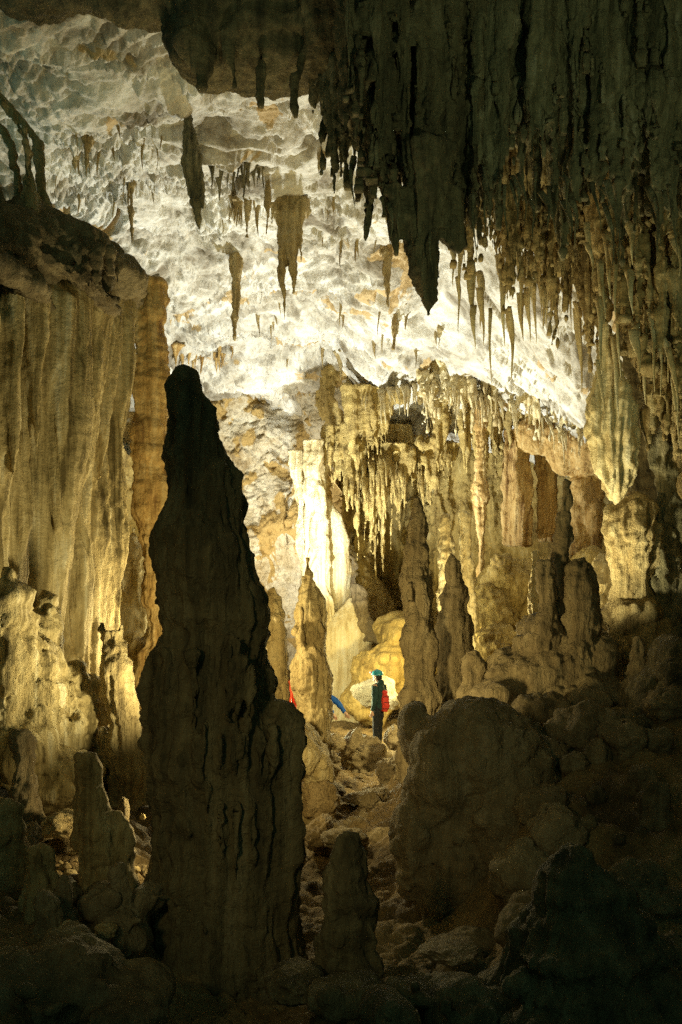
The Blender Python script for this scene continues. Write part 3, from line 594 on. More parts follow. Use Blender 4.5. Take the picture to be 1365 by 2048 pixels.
clump('cracked white boulder right behind the standing man', 25.5, [(752, 1388, 40, 30, 0, .5), (728, 1382, 24, 22, 0, .3), (778, 1402, 22, 20, -.1, .3), (765, 1368, 26, 18, .1, .3)], 'palestone', n=9, rr=(8, 14), name='boulder', cat='boulder')
u = U(); prof(u, 29.8, [(1166, 704, 712), (1178, 702, 736), (1200, 706, 736), (1250, 712, 750), (1290, 720, 770)], .5, .1)
thing(u, 'rock_horn', 'small dark horned rock above the white flowstone cone', 'rock', 'brown', .035, DS(lump=.08, ls=3))
u = U()
for (x, w) in ((1022, 16), (1048, 18), (1036, 14)): prof(u, 29 + random.uniform(-.2, .2), [(860, x - w, x + w), (960, x - w * .9, x + w * .9), (1060, x - w, x + w), (1094, x - w * .9, x + w * .9), (1098, x - w * .4, x + w * .4)], .8, .04)
thing(u, 'drapery_stalactite', 'wide orange fluted drapery at the back of the right alcove, left one of two', 'stalactite', 'orange', .04, DS(lump=.06, flute=.10, fs=3.2, rings=.006, pop=0))
u = U()
for (x, w) in ((1084, 14), (1104, 12)): prof(u, 29.2 + random.uniform(-.2, .2), [(860, x - w, x + w), (960, x - w * .9, x + w * .9), (1060, x - w * .8, x + w * .8), (1085, x - w * .3, x + w * .3)], .8, .04)
thing(u, 'drapery_stalactite', 'narrow orange fluted drapery at the back of the right alcove, right one of two', 'stalactite', 'orange', .04, DS(lump=.06, flute=.10, fs=3.2, rings=.006, pop=0))
u = U()
prof(u, 28, [(800, 945, 975), (880, 950, 972), (955, 952, 970), (972, 946, 978), (995, 944, 980), (1020, 950, 974), (1060, 954, 970), (1120, 957, 969), (1190, 955, 972), (1260, 940, 985)], .9, .05)
thing(u, 'cave_column', 'thin alcove column with a round bulb at mid height', 'column', 'orange', .035, DS(lump=.05, flute=.05, fs=4))
clump('lumpy reddish flowstone hanging on the alcove wall right of the orange draperies', 28, [(1160, 1000, 30, 60, 0, .4), (1185, 1050, 25, 60, 0, .4), (1150, 1080, 30, 40, 0, .4), (1190, 960, 20, 60, .1, .3), (1140, 900, 50, 55, 0, .5), (1180, 900, 40, 50, -.4, .4), (1085, 870, 60, 40, .3, .4)], 'orange', name='flowstone_lump', n=16, rr=(7, 14), voxel=.04, cat='flowstone')
clump('sunny yellow flowstone bank sloping below the orange draperies', 25.5, [(1010, 1180, 60, 70, .5, .8), (1080, 1220, 110, 110, .8, .9), (980, 1250, 60, 80, 0, .7), (1000, 1310, 60, 60, -.8, .6), (1000, 1140, 18, 32, 0, .3), (930, 1200, 40, 60, .8, .6), (1180, 1200, 60, 110, .4, .8), (1120, 1300, 90, 80, -.4, .8)], 'wall', name='flowstone_bank', n=40, rr=(6, 16), voxel=.04, cat='flowstone', pop=.09, ps=5)
clump('round creamy boulder right of the small glowing stalagmite', 17.5, [(1205, 1150, 26, 46, 0, .4), (1210, 1200, 28, 50, 0, .4), (1200, 1270, 34, 60, -.2, .5)], 'bright', n=8, rr=(6, 12), name='boulder', cat='boulder')
clump('yellow boulder lit beneath the orange column', 18, [(318, 1268, 30, 24, 0, .35), (300, 1300, 36, 24, -.1, .4), (340, 1320, 30, 40, -.2, .4)], 'curtain', n=6, rr=(5, 10), name='boulder', cat='boulder')

# hanging rows in the alcove: fused drapery rows plus single stalactites
D2 = lambda: DS(lump=.08, ls=1.5, flute=.06, fs=3.5, rings=.01, pop=.03, ps=5)
mass('row of pale dripping stalactites along the lip of the right alcove', (840, 1180), [(840, 850), (850, 890), (880, 840), (930, 910), (960, 860), (1000, 890), (1040, 870), (1090, 900), (1105, 925), (1130, 880), (1150, 930), (1180, 900)], 28.2, 26.6, 60, 'bright', (4, 9), topy=745, seed=31, slab=.5, voxel=.045, d=D2(), name='stalactite_row')
mass('ochre rock fringe just behind the pale stalactite row of the alcove', (860, 1200), [(860, 850), (900, 880), (950, 870), (1000, 900), (1060, 900), (1120, 920), (1160, 960), (1200, 960)], 29.6, 27.8, 34, 'wall', (10, 22), topy=730, seed=39, slab=.45, voxel=.05, d=D2(), name='stalactite_row')
mass('second ochre stalactite row deeper inside the alcove', (690, 1010), [(690, 900), (720, 980), (765, 930), (778, 850), (790, 815), (850, 815), (862, 880), (880, 960), (905, 930), (940, 960), (980, 1000), (1010, 930)], 29.8, 29.4, 40, 'wall', (8, 17), topy=790, seed=33, slab=.5, voxel=.045, d=D2(), name='stalactite_row')
mass('ochre drapery fringe beside the smooth yellow column', (648, 720), [(648, 930), (665, 980), (690, 1000), (705, 1090), (720, 1150)], 30.4, 30.2, 14, 'wall', (5, 9), topy=870, seed=35, slab=.4, voxel=.045, d=D2(), name='stalactite_row')
mass('lower ochre drapery row with pointed ends, under the dark alcove hollow', (775, 905), [(775, 1040), (800, 1010), (830, 1030), (850, 1080), (870, 1000), (905, 985)], 30.2, 30.0, 16, 'wall', (8, 15), topy=905, seed=34, slab=.4, voxel=.045, d=D2(), name='stalactite_row')
mass('long ochre spikes hanging on the alcove wall behind the man', (715, 810), [(715, 1100), (735, 1150), (755, 1190), (780, 1110), (810, 1080)], 30.9, 30.9, 14, 'wall', (5, 9), topy=880, seed=37, slab=.35, voxel=.045, d=D2(), name='stalactite_row')

# single small stalactites, each its own object, all sharing one builder
def spike(x, y0, y1, w, Y, label, group, mat, lean=0, rnd=random):
    n = 13; seg = 9
    a = at(x, y0, Y); b = at(x + rnd.uniform(-2, 2), y1, Y); top = a[2] + .25
    V = []; ph = rnd.random() * 9
    for k in range(n):
        s = k / (n - 1); z = top + (b[2] - top) * s
        r = w / F * Y * (1.4 * math.exp(-s * 12) + 1.5 * (1 - s) ** 2.5 + .85 * (1 - s) ** .6 * (1 + .2 * math.sin(s * 9 + ph)) + .08)
        cx = a[0] + (b[0] - a[0]) * s + .02 * math.sin(s * 5 + ph); cy = Y + .02 * math.cos(s * 4 + ph) + lean * (1 - s) ** 2.2
        if lean: r *= min(1, .45 + s * 2.5)
        for j in range(seg):
            t = 2 * PI * j / seg; q = r * (1 + .22 * math.sin(3 * t + ph + s) + .1 * rnd.uniform(-1, 1))
            V.append((cx + q * math.cos(t), cy + q * math.sin(t), z))
    Fc = [(k * seg + j, (k + 1) * seg + j, (k + 1) * seg + (j + 1) % seg, k * seg + (j + 1) % seg) for k in range(n - 1) for j in range(seg)]
    Fc.append(tuple(range(seg))); Fc.append(tuple((n - 1) * seg + j for j in range(seg))[::-1])
    return tag(mesh_np('stalactite', V, Fc, M[mat]), label, 'stalactite', group)
def spikes(n, pick, label, group, mat, seed, lean=0):
    r = random.Random(seed)
    for _ in range(n):
        x, y0, l, w, Y = pick(r); spike(x, y0, y0 + l, w, Y, label, group, mat, lean, r)
def on_ceiling(x0, x1, ya, yb, lmin, lmax, wmin=1.5, wmax=4, slope=0):
    def f(r):
        x = r.uniform(x0, x1); y0 = r.uniform(ya, yb) + slope * (x - x0); return x, y0, r.uniform(lmin, lmax), r.uniform(wmin, wmax), ceil_hang_Y(y0, x)
    return f
spikes(22, on_ceiling(420, 545, 325, 350, 20, 60, 2, 4.5), 'short dark stalactite in the dense comb under the ceiling shelf, upper centre', 'comb of stalactites under the shelf', 'hang', 1)
spikes(16, on_ceiling(440, 520, 395, 420, 15, 60, 2, 4), 'thin brown stalactite in the second comb, left of the split stalactite', 'second comb on the ceiling', 'tan', 2)
spikes(16, on_ceiling(350, 470, 700, 712, 12, 50, 1.5, 4), 'small orange stalactite in the fringe just above the black stalagmite top', 'fringe above the black stalagmite', 'orange', 3)
spikes(18, on_ceiling(100, 330, 250, 420, 20, 70, 1.5, 4), 'scattered thin stalactite on the left part of the pale ceiling', 'scattered stalactites on the left ceiling', 'tan', 4)
spikes(18, on_ceiling(500, 900, 560, 720, 12, 45, 1.5, 4), 'scattered little stalactite on the bright middle of the ceiling', 'scattered stalactites on the bright ceiling', 'tan', 5)
spikes(16, on_ceiling(640, 780, 400, 500, 12, 45, 1.5, 3.5), 'fine stalactite on the ceiling left of the dark mass tip', 'fine stalactites by the mass tip', 'tan', 6)
spikes(14, on_ceiling(290, 345, 560, 640, 20, 60, 2, 4), 'small drip on the ragged ceiling edge above the orange column', 'drips above the orange column', 'bright', 7)
spikes(34, lambda r: (lambda x: (x, r.uniform(480, 640), r.uniform(50, 150), r.uniform(2, 5), r.uniform(15.2, 17.5)))(r.uniform(880, 1190)), 'thin lit stalactite in the ragged fringe behind the dark curtain', 'thin stalactites in the lit fringe', 'bright', 8, .25)
spikes(26, lambda r: (lambda x: (x, r.uniform(450, 760), r.uniform(50, 140), r.uniform(2.5, 6), r.uniform(12.6, 13.6)))(r.uniform(1180, 1365)), 'thin stalactite on the knobbly wall at the right edge', 'thin stalactites at the right edge', 'bright', 9, .25)
spikes(40, lambda r: (lambda x: (x, np.interp(x, [690, 870, 1000, 1100, 1180], [800, 765, 795, 835, 905]) - 5, r.uniform(20, 75), r.uniform(1.8, 4.5), np.interp(x, [690, 840, 1180], [29.8, 28, 26.3]) - r.uniform(.2, .7)))(r.uniform(700, 1180)), 'small stalactite in the pale fringe along the alcove lip', 'fringe along the alcove lip', 'bright', 10, 0.9)
spikes(34, lambda r: (lambda x: (x, np.interp(x, [700, 740, 790, 850, 900, 960, 1100, 1365], [330, 390, 430, 500, 440, 400, 420, 430]) + r.uniform(-60, 10), r.uniform(40, 120), r.uniform(2, 5), r.uniform(10.2, 10.8)))(r.uniform(700, 1365)), 'fine dark stalactite along the ragged lower edge of the dark hanging masses', 'fine stalactites under the dark masses', 'hang', 12, .3)
spikes(20, lambda r: (lambda x: (x, r.uniform(900, 960), r.uniform(40, 110), r.uniform(3, 6), 30.2 - r.uniform(.5, 1)))(r.uniform(690, 870)), 'yellow spike in the inner alcove fringe above the man', 'inner alcove spikes', 'wall', 11, 0.8)

# ------------------------------------------------------------------ loose boulders and stones
def boulder(name, label, x, y, Y, rx, rz, ry=None, mat='stone', group=None, tilt=None, n=3, rough=1.0, rnd=random, sub=None):
    """x,y photo pixel of its centre, rx/rz half sizes in pixels"""
    c = at(x, y, Y); k = Y / F; ry = ry or (rx + rz) / 2 * k
    nr, seg = sub or (22, 30)
    ph = np.linspace(.04, PI - .04, nr); th = np.linspace(0, 2 * PI, seg, endpoint=False)
    TH, PH = np.meshgrid(th, ph, indexing='ij')
    S = np.stack([np.sin(PH) * np.cos(TH), np.sin(PH) * np.sin(TH), np.cos(PH)], -1).reshape(-1, 3)
    off = rnd.uniform(0, 90)
    pl = [np.array([rnd.gauss(0, 1) for _ in range(3)]) for _ in range(n * 3)]
    m = np.ones(len(S))
    for p in pl:                                     # a few cut faces give an angular stone
        p /= np.linalg.norm(p); dd = S @ p; m = np.minimum(m, np.where(dd > .05, rnd.uniform(.72, .95) / np.maximum(dd, .05), 9))
    m = m * (1 + .16 * rough * fbm(S + off, 1.6, 3, 5) + .05 * rough * fbm(S + off, 6, 2, 9))
    P = S * m[:, None] * np.array([rx * k, ry, rz * k])
    t = tilt if tilt is not None else rnd.uniform(-.4, .4); ct, st = math.cos(t), math.sin(t)
    P = np.stack([P[:, 0] * ct + P[:, 2] * st, P[:, 1], -P[:, 0] * st + P[:, 2] * ct], -1) + np.array(c)
    Fc = grid_faces(seg, nr, True)
    a = [tuple(f) for f in Fc] + [tuple(j * nr for j in range(seg)), tuple(j * nr + nr - 1 for j in range(seg))[::-1]]
    return tag(mesh_np(name, P, a, M[mat]), label, 'boulder' if name == 'boulder' else 'stone', group)
big = (60, 80)
boulder('boulder', 'large rough yellow boulder at the foot of the standing man', 727, 1520, 20.8, 52, 48, .6, 'stone', tilt=.3, sub=big, rough=1.4)
boulder('boulder', 'smooth elongated slab leaning on the large rough boulder', 700, 1490, 20.2, 16, 38, .3, 'stone', tilt=.5, sub=big)
boulder('boulder', 'rounded tan boulder left of the leaning slab', 662, 1492, 19.5, 30, 24, .35, 'stone', tilt=-.2, sub=big)
boulder('boulder', 'brown boulder right of the man, against the slim stalagmite', 785, 1475, 20, 18, 26, .3, 'stone', sub=big)
boulder('boulder', 'knobbly dark boulder in the path right of the large rough one', 778, 1545, 17.5, 26, 34, .4, 'brown', sub=big, rough=1.6)
boulder('boulder', 'lumpy brown boulder lower left of the rough yellow one', 660, 1530, 17.5, 22, 28, .3, 'stone', sub=big, rough=1.5)
boulder('boulder', 'long flat slab lying across the path', 735, 1592, 15.5, 48, 15, .3, 'stone', tilt=-.15, sub=big)
boulder('boulder', 'flat wedge stone left of the flat path slab', 668, 1575, 15.6, 26, 12, .25, 'stone', tilt=.5, sub=big)
boulder('boulder', 'dark pointed rock lying low in the path above the blunt stalagmite', 692, 1682, 11.8, 48, 24, .35, 'brown', tilt=.15, sub=big, rough=1.5)
boulder('boulder', 'leaning slab on the left side of the path', 640, 1600, 14, 38, 40, .3, 'floor', tilt=.5, sub=big)
boulder('boulder', 'tan slab tilting beside the giant stalagmite base', 638, 1665, 12.4, 30, 36, .4, 'floor', tilt=.3, sub=big)
boulder('stone', 'white pebble resting in shadow left of the giant stalagmite', 316, 1686, 8.2, 14, 8, None, 'palestone', tilt=-.2)
boulder('stone', 'small round yellow green stone near the little post stalagmite', 286, 1634, 8.8, 6, 6, None, 'curtain')
boulder('boulder', 'long tan boulder behind the leaning left stalagmite', 130, 1648, 9, 46, 26, .35, 'tan', tilt=.1, sub=big)
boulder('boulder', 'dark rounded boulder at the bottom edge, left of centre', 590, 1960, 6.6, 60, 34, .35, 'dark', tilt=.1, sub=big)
boulder('boulder', 'pale lit rock below the broken stump, lower left', 135, 1890, 6.7, 46, 36, .25, 'tan', tilt=.5, sub=big)
boulder('boulder', 'orange tinted stone right of the pale lower left rock', 212, 1862, 7, 22, 14, .15, 'tan', tilt=.2, sub=big)
boulder('boulder', 'low tan rock in the dim hollow at the lower centre right', 900, 1900, 7.2, 60, 16, .3, 'brown', tilt=-.15, sub=big)
def scatter(n, xr, Yr, pr, label, group, seed, mat='stone', flat=.7):
    r = random.Random(seed)
    for _ in range(n):
        x = r.uniform(*xr); Y = r.uniform(*Yr); X = (x - 682.5) / F * Y; z = floor_z([X], [Y])[0]
        s = r.uniform(*pr); y = 1250 - (z + s * Y / F * .25 - CZ) * F / Y
        boulder('stone', label, x, y, Y, s, s * r.uniform(.5, flat + .2), None, mat, group, sub=(12, 16), rnd=r)
scatter(34, (640, 775), (15.5, 20.5), (4, 12), 'small loose stone on the path in front of the large rough boulder', 'stones on the far path', 1)
scatter(34, (622, 765), (11, 15), (5, 14), 'small loose stone on the near half of the path', 'stones on the near path', 2)
scatter(22, (640, 700), (20.8, 23.5), (3, 8), 'little rubble stone heaped at the foot of the ochre passage stalagmite', 'rubble by the passage stalagmite', 3)
scatter(30, (60, 300), (7.6, 9.6), (5, 16), 'loose stone on the left foreground floor among the stubs', 'stones on the left foreground floor', 4, 'tan')
scatter(16, (800, 1050), (11.4, 12.4), (8, 20), 'round dark stone on top of the right bank', 'round stones on the right bank', 5, 'brown', 1)
scatter(24, (930, 1060), (19, 23), (4, 11), 'small yellow rubble lump in front of the sunny flowstone bank', 'rubble before the yellow bank', 6, 'wall', 1)
scatter(14, (1080, 1365), (8, 11), (8, 22), 'shadowed stone on the dark right bank', 'stones on the dark right bank', 7, 'dark', 1)

def bank(n, xr, Yr, pr, label, group, seed, mat):
    r = random.Random(seed)
    for _ in range(n):
        x = r.uniform(*xr); Y = r.uniform(*Yr); X = (x - 682.5) / F * Y; z = floor_z([X], [Y])[0]; s = r.uniform(*pr) ; rz = s * r.uniform(.6, 1.1)
        boulder('boulder', label, x, 1250 - (z + rz * Y / F * .35 - CZ) * F / Y, Y, s, rz, None, mat, group, sub=(30, 44), n=r.choice((0, 1, 3)), rough=r.uniform(.8, 1.6), rnd=r)
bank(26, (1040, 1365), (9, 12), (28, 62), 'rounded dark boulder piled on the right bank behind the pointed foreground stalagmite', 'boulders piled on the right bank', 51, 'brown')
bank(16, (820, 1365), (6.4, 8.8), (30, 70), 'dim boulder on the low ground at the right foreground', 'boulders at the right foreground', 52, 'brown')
bank(12, (0, 330), (7.2, 10), (18, 42), 'rounded boulder on the left foreground floor below the curtain', 'boulders on the left foreground floor', 53, 'stone')
bank(12, (630, 770), (12.5, 17), (14, 30), 'brown boulder half sunk in the path', 'boulders along the path', 54, 'stone')
stal('small leaning stump among the boulders of the right bank', 10, [(1480, 1180, 1205), (1500, 1168, 1218), (1560, 1160, 1230), (1640, 1150, 1240)], 'brown', 3, (5, 9))
stal('low blunt stump at the right edge below the rounded boulders', 9, [(1560, 1300, 1330), (1585, 1286, 1344), (1660, 1270, 1360), (1760, 1260, 1370)], 'brown', 3, (5, 10))
# ------------------------------------------------------------------ people
def rot_pts(P, c, az):
    ca, sa = math.cos(az), math.sin(az); return [(c[0] + x * ca - y * sa, c[1] + x * sa + y * ca, c[2] + z, *r) for (x, y, z, *r) in P]
def person(base, az, label, J, coat, trouser, helmet='helmet', name='person', coat_name='jacket'):
    """J: joints in metres, facing local -Y; base on the ground"""
    root = bpy.data.objects.new(name, None); C.objects.link(root); root.location = base; root.rotation_euler = (0, 0, az)
    tag(root, label, 'person')
    def limb(u, js, grow=0): u.tube([(*J[j][:3], J[j][3] + grow) for j in js], 14)
    def seg_(a, b, k): return tuple(J[a][i] * (1 - k) + J[b][i] * k for i in range(4))
    u = U()
    H = J['head']; u.ell(H[:3], (.078, .098, .118), 18)
    u.ell((H[0], H[1] - .03, H[2] - .055), (.055, .07, .065)); u.tube([(H[0], H[1] - .095, H[2] + .02, .010), (H[0], H[1] - .118, H[2] - .018, .017), (H[0], H[1] - .1, H[2] - .03, .012)], 8)
    for s in (-1, 1):
        u.ell((H[0] + s * .078, H[1] + .01, H[2] - .01), (.012, .02, .032)); u.ell((H[0] + s * .03, H[1] - .088, H[2] - .045 + .0), (.02, .016, .012))
        u.ell((H[0] + s * .032, H[1] - .088, H[2] + .035), (.022, .012, .008))
    u.ell((H[0], H[1] - .095, H[2] - .06), (.024, .012, .008)); u.ell((H[0], H[1] - .085, H[2] - .09), (.022, .02, .018))
    limb(u, ['head', 'neck', 'chest']); 
    u.tube([(*J['chest'][:3], .10), (*J['waist'][:3], .11), (*J['hip'][:3], .12)], 14); c = J['chest']; u.ell(c[:3], (.17, .105, .16))
    for s in 'LR':
        limb(u, ['sh' + s, 'el' + s, 'wr' + s]); limb(u, ['hj' + s, 'kn' + s, 'an' + s]); u.tube([(*J['chest'][:3], .07), (*J['sh' + s][:3], .06)], 10)
        a = np.array(J['an' + s][:3]); u.tube([(*(a + (0, .02, -.05)), .04), (*(a + (0, -.12, -.06)), .035)], 8)
        w = np.array(J['wr' + s][:3]); e = np.array(J['el' + s][:3]); t = w - e; t /= np.linalg.norm(t); side = np.cross(t, (1, 0, 0)); side /= np.linalg.norm(side); nx = np.cross(side, t)
        u.tube([(*(w), .026), (*(w + t * .04), .033), (*(w + t * .085), .034)], 10)
        for f, (o_, l) in enumerate(((-.027, .062), (-.009, .074), (.009, .07), (.027, .054))):
            p0 = w + t * .09 + side * o_; p1 = p0 + t * l * .5 + nx * (.006 if s == 'L' else -.006); p2 = p0 + t * l * .9 + nx * (.022 if s == 'L' else -.022)
            u.tube([(*p0, .0095), (*p1, .009), (*p2, .0075)], 8)
        p0 = w + t * .04 - side * .03; u.tube([(*p0, .013), (*(p0 + t * .035 - side * .02), .0115), (*(p0 + t * .065 - side * .024), .009)], 8)
    o = u.build('body', M['skin'], .0065, 1, None, root)
    u = U()                                            # jacket
    u.tube([(*J['neck'][:3], .075), (*seg_('neck', 'chest', .5)[:3], .10), (*J['chest'][:3], .145), (*J['waist'][:3], .14), (*J['hip'][:3], .155), (J['hip'][0], J['hip'][1], J['hip'][2] - .09, .155)], 18)
    u.ell(c[:3], (.205, .135, .19), 18)
    for s in 'LR':
        u.tube([(*J['chest'][:3], .1), (*J['sh' + s][:3], .085)], 12)
        limb(u, ['sh' + s, 'el' + s], .028); u.tube([(*J['el' + s][:3], J['el' + s][3] + .028), (*seg_('el' + s, 'wr' + s, .5)[:3], .052), (*J['wr' + s][:3], .044)], 12)
    n_ = J['neck']; u.ell((n_[0], n_[1] + .06, n_[2] - .01), (.11, .07, .075))            # hood lying on the back
    u.build(coat_name, M[coat], .012, 2, dict(lump=.012, ls=9, fine=.003, seed=4), root)
    u = U()                                            # trousers
    h = J['hip']; u.ell((h[0], h[1], h[2] - .03), (.165, .125, .13), 18)
    for s in 'LR': u.tube([(*J['hj' + s][:3], .105), (*J['kn' + s][:3], .075), (*seg_('kn' + s, 'an' + s, .6)[:3], .072), (*seg_('kn' + s, 'an' + s, .97)[:3], .065)], 14)
    u.build('trousers', M[trouser], .012, 2, dict(lump=.012, ls=8, fine=.003, seed=8), root)
    for s in 'LR':
        u = U(); a = J['an' + s]; u.tube([(a[0], a[1], a[2] + .06, .055), (a[0], a[1] + .01, a[2] - .02, .055), (a[0], a[1] + .01, a[2] - .05, .05)], 12)
        u.tube([(a[0], a[1] + .04, a[2] - .05, .048), (a[0], a[1] - .06, a[2] - .052, .047), (a[0], a[1] - .15, a[2] - .06, .038)], 12)
        u.build('boot', M['boot'], .01, 2, None, root)
    u = U(); u.ell((H[0], H[1] + .035, H[2] - .01), (.086, .085, .1)); u.build('hair', M['hair'], .01, 1, dict(fine=.004), root)
    if helmet:
        u = U(); n = 7
        rings = [(H[0], H[1] + .005, H[2] + .03, .124, .148), (H[0], H[1] + .005, H[2] + .045, .122, .142)]
        for k in range(1, 7):
            q = k / 7 * PI / 2; rings.append((H[0], H[1] + .01, H[2] + .045 + .115 * math.sin(q), .119 * math.cos(q), .137 * math.cos(q)))
        u.stack(rings, 24); u.tube([(H[0], H[1] - .12, H[2] + .09, .02), (H[0], H[1], H[2] + .155, .02), (H[0], H[1] + .12, H[2] + .09, .02)], 8)
        he = u.build('helmet', M[helmet], .008, 1, None, root)
        u = U(); u.tube([(H[0], H[1] - .135, H[2] + .09, .028), (H[0], H[1] - .165, H[2] + .088, .024)], 14); u.build('headlamp', M['orangefab'], .007, 1, None, he)
        u = U(); u.tube([(H[0], H[1] - .172, H[2] + .088, .018), (H[0], H[1] - .178, H[2] + .088, .018)], 14); u.build('lamp_lens', M['lampm'], .005, 0, None, he)
        u = U()
        for s in (-1, 1): u.tube([(H[0] + s * .105, H[1], H[2] + .05, .008), (H[0] + s * .09, H[1] - .01, H[2] - .06, .007), (H[0] + s * .01, H[1] - .06, H[2] - .125, .007)], 8)
        u.build('chin_strap', M['strap'], .006, 0, None, he)
    return root
STAND = dict(head=(0, -.03, 1.60, .075), neck=(0, 0, 1.47, .058), chest=(0, .01, 1.28, .12), waist=(0, 0, 1.10, .11), hip=(0, 0, .95, .13),
             shL=(.19, .01, 1.39, .055), elL=(.245, .04, 1.10, .042), wrL=(.235, -.03, .85, .028), shR=(-.19, .01, 1.39, .055), elR=(-.245, .05, 1.10, .042), wrR=(-.225, -.04, .85, .028),
             hjL=(.095, 0, .90, .085), knL=(.12, -.01, .49, .058), anL=(.13, .04, .09, .042), hjR=(-.095, 0, .90, .085), knR=(-.11, -.03, .49, .058), anR=(-.12, -.04, .09, .042))
# facing away and to the left of the view: local -Y turned towards world (-x, +y)
pb = at(757, 1496, 22.4); pb = (pb[0], pb[1], pb[2])
az = math.radians(-118)
person(pb, az, 'standing caver in teal helmet, dark green jacket and black trousers, seen from behind', STAND, 'jacket', 'trousers')
u = U()                                                # his backpack
bp = [(0, .18, 1.34, .08), (0, .205, 1.24, .115), (0, .215, 1.06, .12), (0, .19, .90, .085)]
u.tube(bp, 18); u.ell((0, .285, 1.06), (.08, .06, .11))
root = bpy.data.objects.new('backpack', None); C.objects.link(root); root.location = pb; root.rotation_euler = (0, 0, az); root.scale = (.74, .8, .92)
tag(root, 'bright red backpack with black straps worn by the standing caver', 'backpack')
u.build('pack_body', M['red'], .012, 2, dict(lump=.014, ls=8, fine=.003), root)
u = U(); u.ell((0, .19, 1.36), (.11, .10, .055)); u.build('lid', M['red'], .01, 2, dict(lump=.01, ls=9, seed=3), root)
for s in (-1, 1):
    u = U(); u.tube([(s * .09, .14, 1.40, .018), (s * .12, .02, 1.475, .018), (s * .12, -.13, 1.36, .018), (s * .14, -.12, 1.15, .016), (s * .12, .12, 1.02, .014)], 8); u.build('shoulder_strap', M['strap'], .008, 1, None, root)
for z in (1.26, 1.12, .97):
    u = U(); u.tube([(-.12, .2, z, .009), (-.10, .29, z, .009), (0, .345, z - .01, .009), (.10, .29, z, .009), (.12, .2, z, .009)], 8); u.build('compression_strap', M['strap'], .007, 0, None, root)

# bending caver in blue, reaching out from behind the ochre stalagmite
BEND = dict(head=(.0, -.22, 1.36, .075), neck=(0, -.17, 1.28, .058), chest=(0, -.10, 1.17, .12), waist=(0, 0, 1.02, .11), hip=(0, .06, .92, .13),
            shL=(.19, -.12, 1.24, .055), elL=(.25, -.42, 1.06, .045), wrL=(.27, -.60, .84, .032), shR=(-.19, -.2, 1.22, .055), elR=(-.25, -.4, 1.02, .042), wrR=(-.22, -.52, .85, .028),
            hjL=(.095, .06, .88, .085), knL=(.12, -.05, .48, .058), anL=(.13, .06, .09, .042), hjR=(-.095, .06, .88, .085), knR=(-.11, -.06, .48, .058), anR=(-.12, .02, .09, .042))
b0 = at(628, 1505, 21.0)
person((b0[0], b0[1], b0[2] - .0), math.radians(68), 'stooping caver in blue jacket, only the outstretched arm showing beside the ochre stalagmite', BEND, 'blue', 'trousers')
b1 = at(592, 1515, 19.5)
person((b1[0] + .06, b1[1], b1[2] + .1), math.radians(-150), 'caver in orange red jacket glimpsed between two stalagmites left of the passage', STAND, 'orangefab', 'trousers')

# ------------------------------------------------------------------ light
def lamp(name, px, py, Y, power, col, r=.15):
    l = bpy.data.lights.new(name, 'POINT'); l.energy = power; l.color = col; l.shadow_soft_size = r
    o = bpy.data.objects.new(name, l); C.objects.link(o); o.location = at(px, py, Y); return o
LAMPS = [
    ('deep_lamp', 560, 1300, 25.5, 170, (1, .88, .46)),       # unseen lights, all placed behind the stalagmites
    ('gap_fill', 405, 1290, 14.3, 150, (1, .84, .42)),  # added fill to brighten the orange column
    ('passage_lamp', 640, 1380, 23.0, 320, (1, .96, .55)),
    ('alcove_lamp', 850, 1310, 25.5, 260, (1, .80, .30)),
    ('side_lamp', 905, 1330, 18.5, 220, (1, .84, .40)),
]
for a in LAMPS: lamp(*a)
def spot(name, px, py, Y, target, power, col, angle, blend=.6, r=.12):
    l = bpy.data.lights.new(name, 'SPOT'); l.energy = power; l.color = col; l.spot_size = math.radians(angle); l.spot_blend = blend; l.shadow_soft_size = r
    o = bpy.data.objects.new(name, l); C.objects.link(o); p = Vector(at(px, py, Y)); o.location = p
    o.rotation_euler = (Vector(target) - p).to_track_quat('-Z', 'Y').to_euler(); return o
spot('roof_lamp', 605, 1290, 26.0, (.2, 27.2, 12), 2900, (.94, 1, .95), 138, .7)
spot('left_lamp', 425, 1440, 10.3, (-4, 11.2, 5.8), 195, (1, .89, .50), 150, .9)
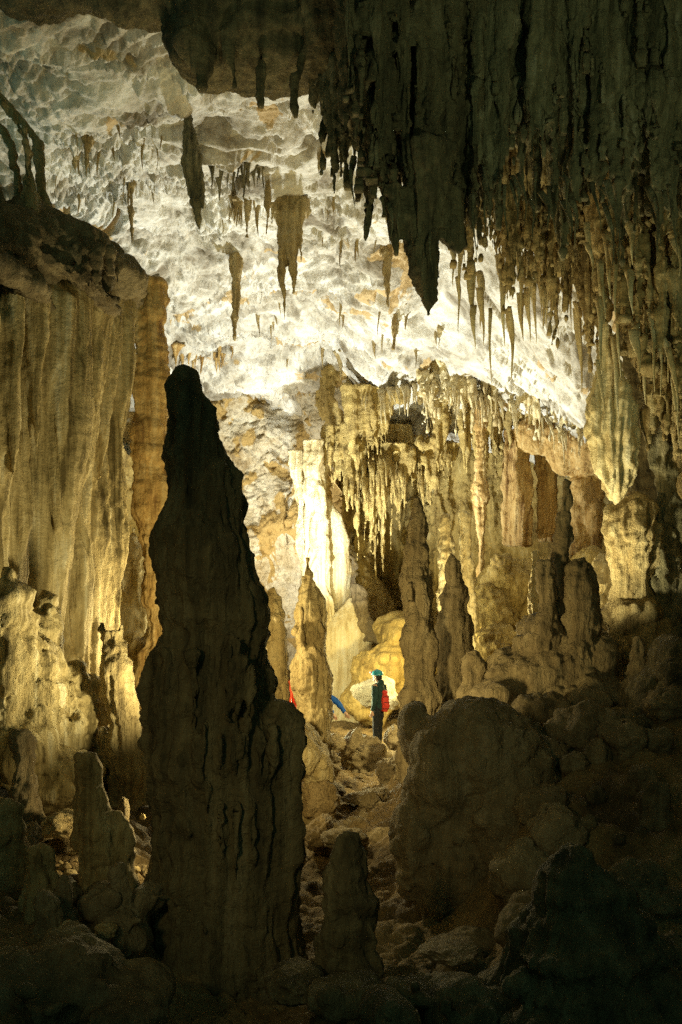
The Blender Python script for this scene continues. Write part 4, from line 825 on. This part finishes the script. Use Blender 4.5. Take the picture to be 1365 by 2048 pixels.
spot('middle_fill', 470, 1480, 9.7, (.9, 14, 3), 500, (1, .80, .36), 100, .9, .3)  # unseen soft fill added for the fronts of the middle stalagmites
spot('bank_fill', 1112, 1290, 13.2, (4.0, 14.2, 6.4), 230, (1, .92, .55), 120, .9)  # unseen fill added to light the right drapery and fringe
def aimed(name, loc, target, power, col, angle, r=.3):
    o = spot(name, 682, 1250, 1, (0, 9, 1), power, col, angle, 1, r); o.location = loc
    o.rotation_euler = (Vector(target) - Vector(loc)).to_track_quat('-Z', 'Y').to_euler()
aimed('back_fill', (-4.3, 30.2, 3.4), (-2.0, 35, 7.0), 1250, (1, .95, .74), 120, .15)  # added light, only there to brighten the crusted far wall
aimed('floor_fill', (-1.15, 9.0, 1.35), (-2.6, 8.6, 1.0), 55, (1, .80, .38), 130, .1)  # small unseen fill added for the left foreground stubs and stones
aimed('rear_fill', (3.9, 1.0, 1.6), (2.2, 11.5, 9.3), 520, (.84, 1, .56), 60)  # added fill near the camera, aimed up at the dark hanging masses
aimed('front_fill', (-2.4, .3, 4.0), (0, 9, 1.8), 240, (1, .80, .36), 38)  # added camera-side fill for the giant stalagmite's lower half and the mound
w = bpy.data.worlds.new('World'); scene.world = w; w.use_nodes = True
w.node_tree.nodes['Background'].inputs['Color'].default_value = (.28, .66, .50, 1)
w.node_tree.nodes['Background'].inputs['Strength'].default_value = .14

cd = bpy.data.cameras.new('camera'); cam = bpy.data.objects.new('camera', cd); C.objects.link(cam)
cam.location = (0, 0, CZ); cam.rotation_euler = (PI / 2, 0, 0)
cd.sensor_fit = 'VERTICAL'; cd.sensor_height = 36; cd.sensor_width = 36; cd.lens = 36 * F / 2048; cd.shift_y = (1250 - 1024) / 2048; cd.clip_start = .05; cd.clip_end = 500
scene.camera = cam
scene.view_settings.view_transform = 'Standard'; scene.view_settings.look = 'None'; scene.view_settings.exposure = 1.0; scene.view_settings.gamma = 1
cy = scene.cycles; cy.max_bounces = 6; cy.diffuse_bounces = 4; cy.sample_clamp_indirect = .6; cy.sample_clamp_direct = 6; cy.use_denoising = False
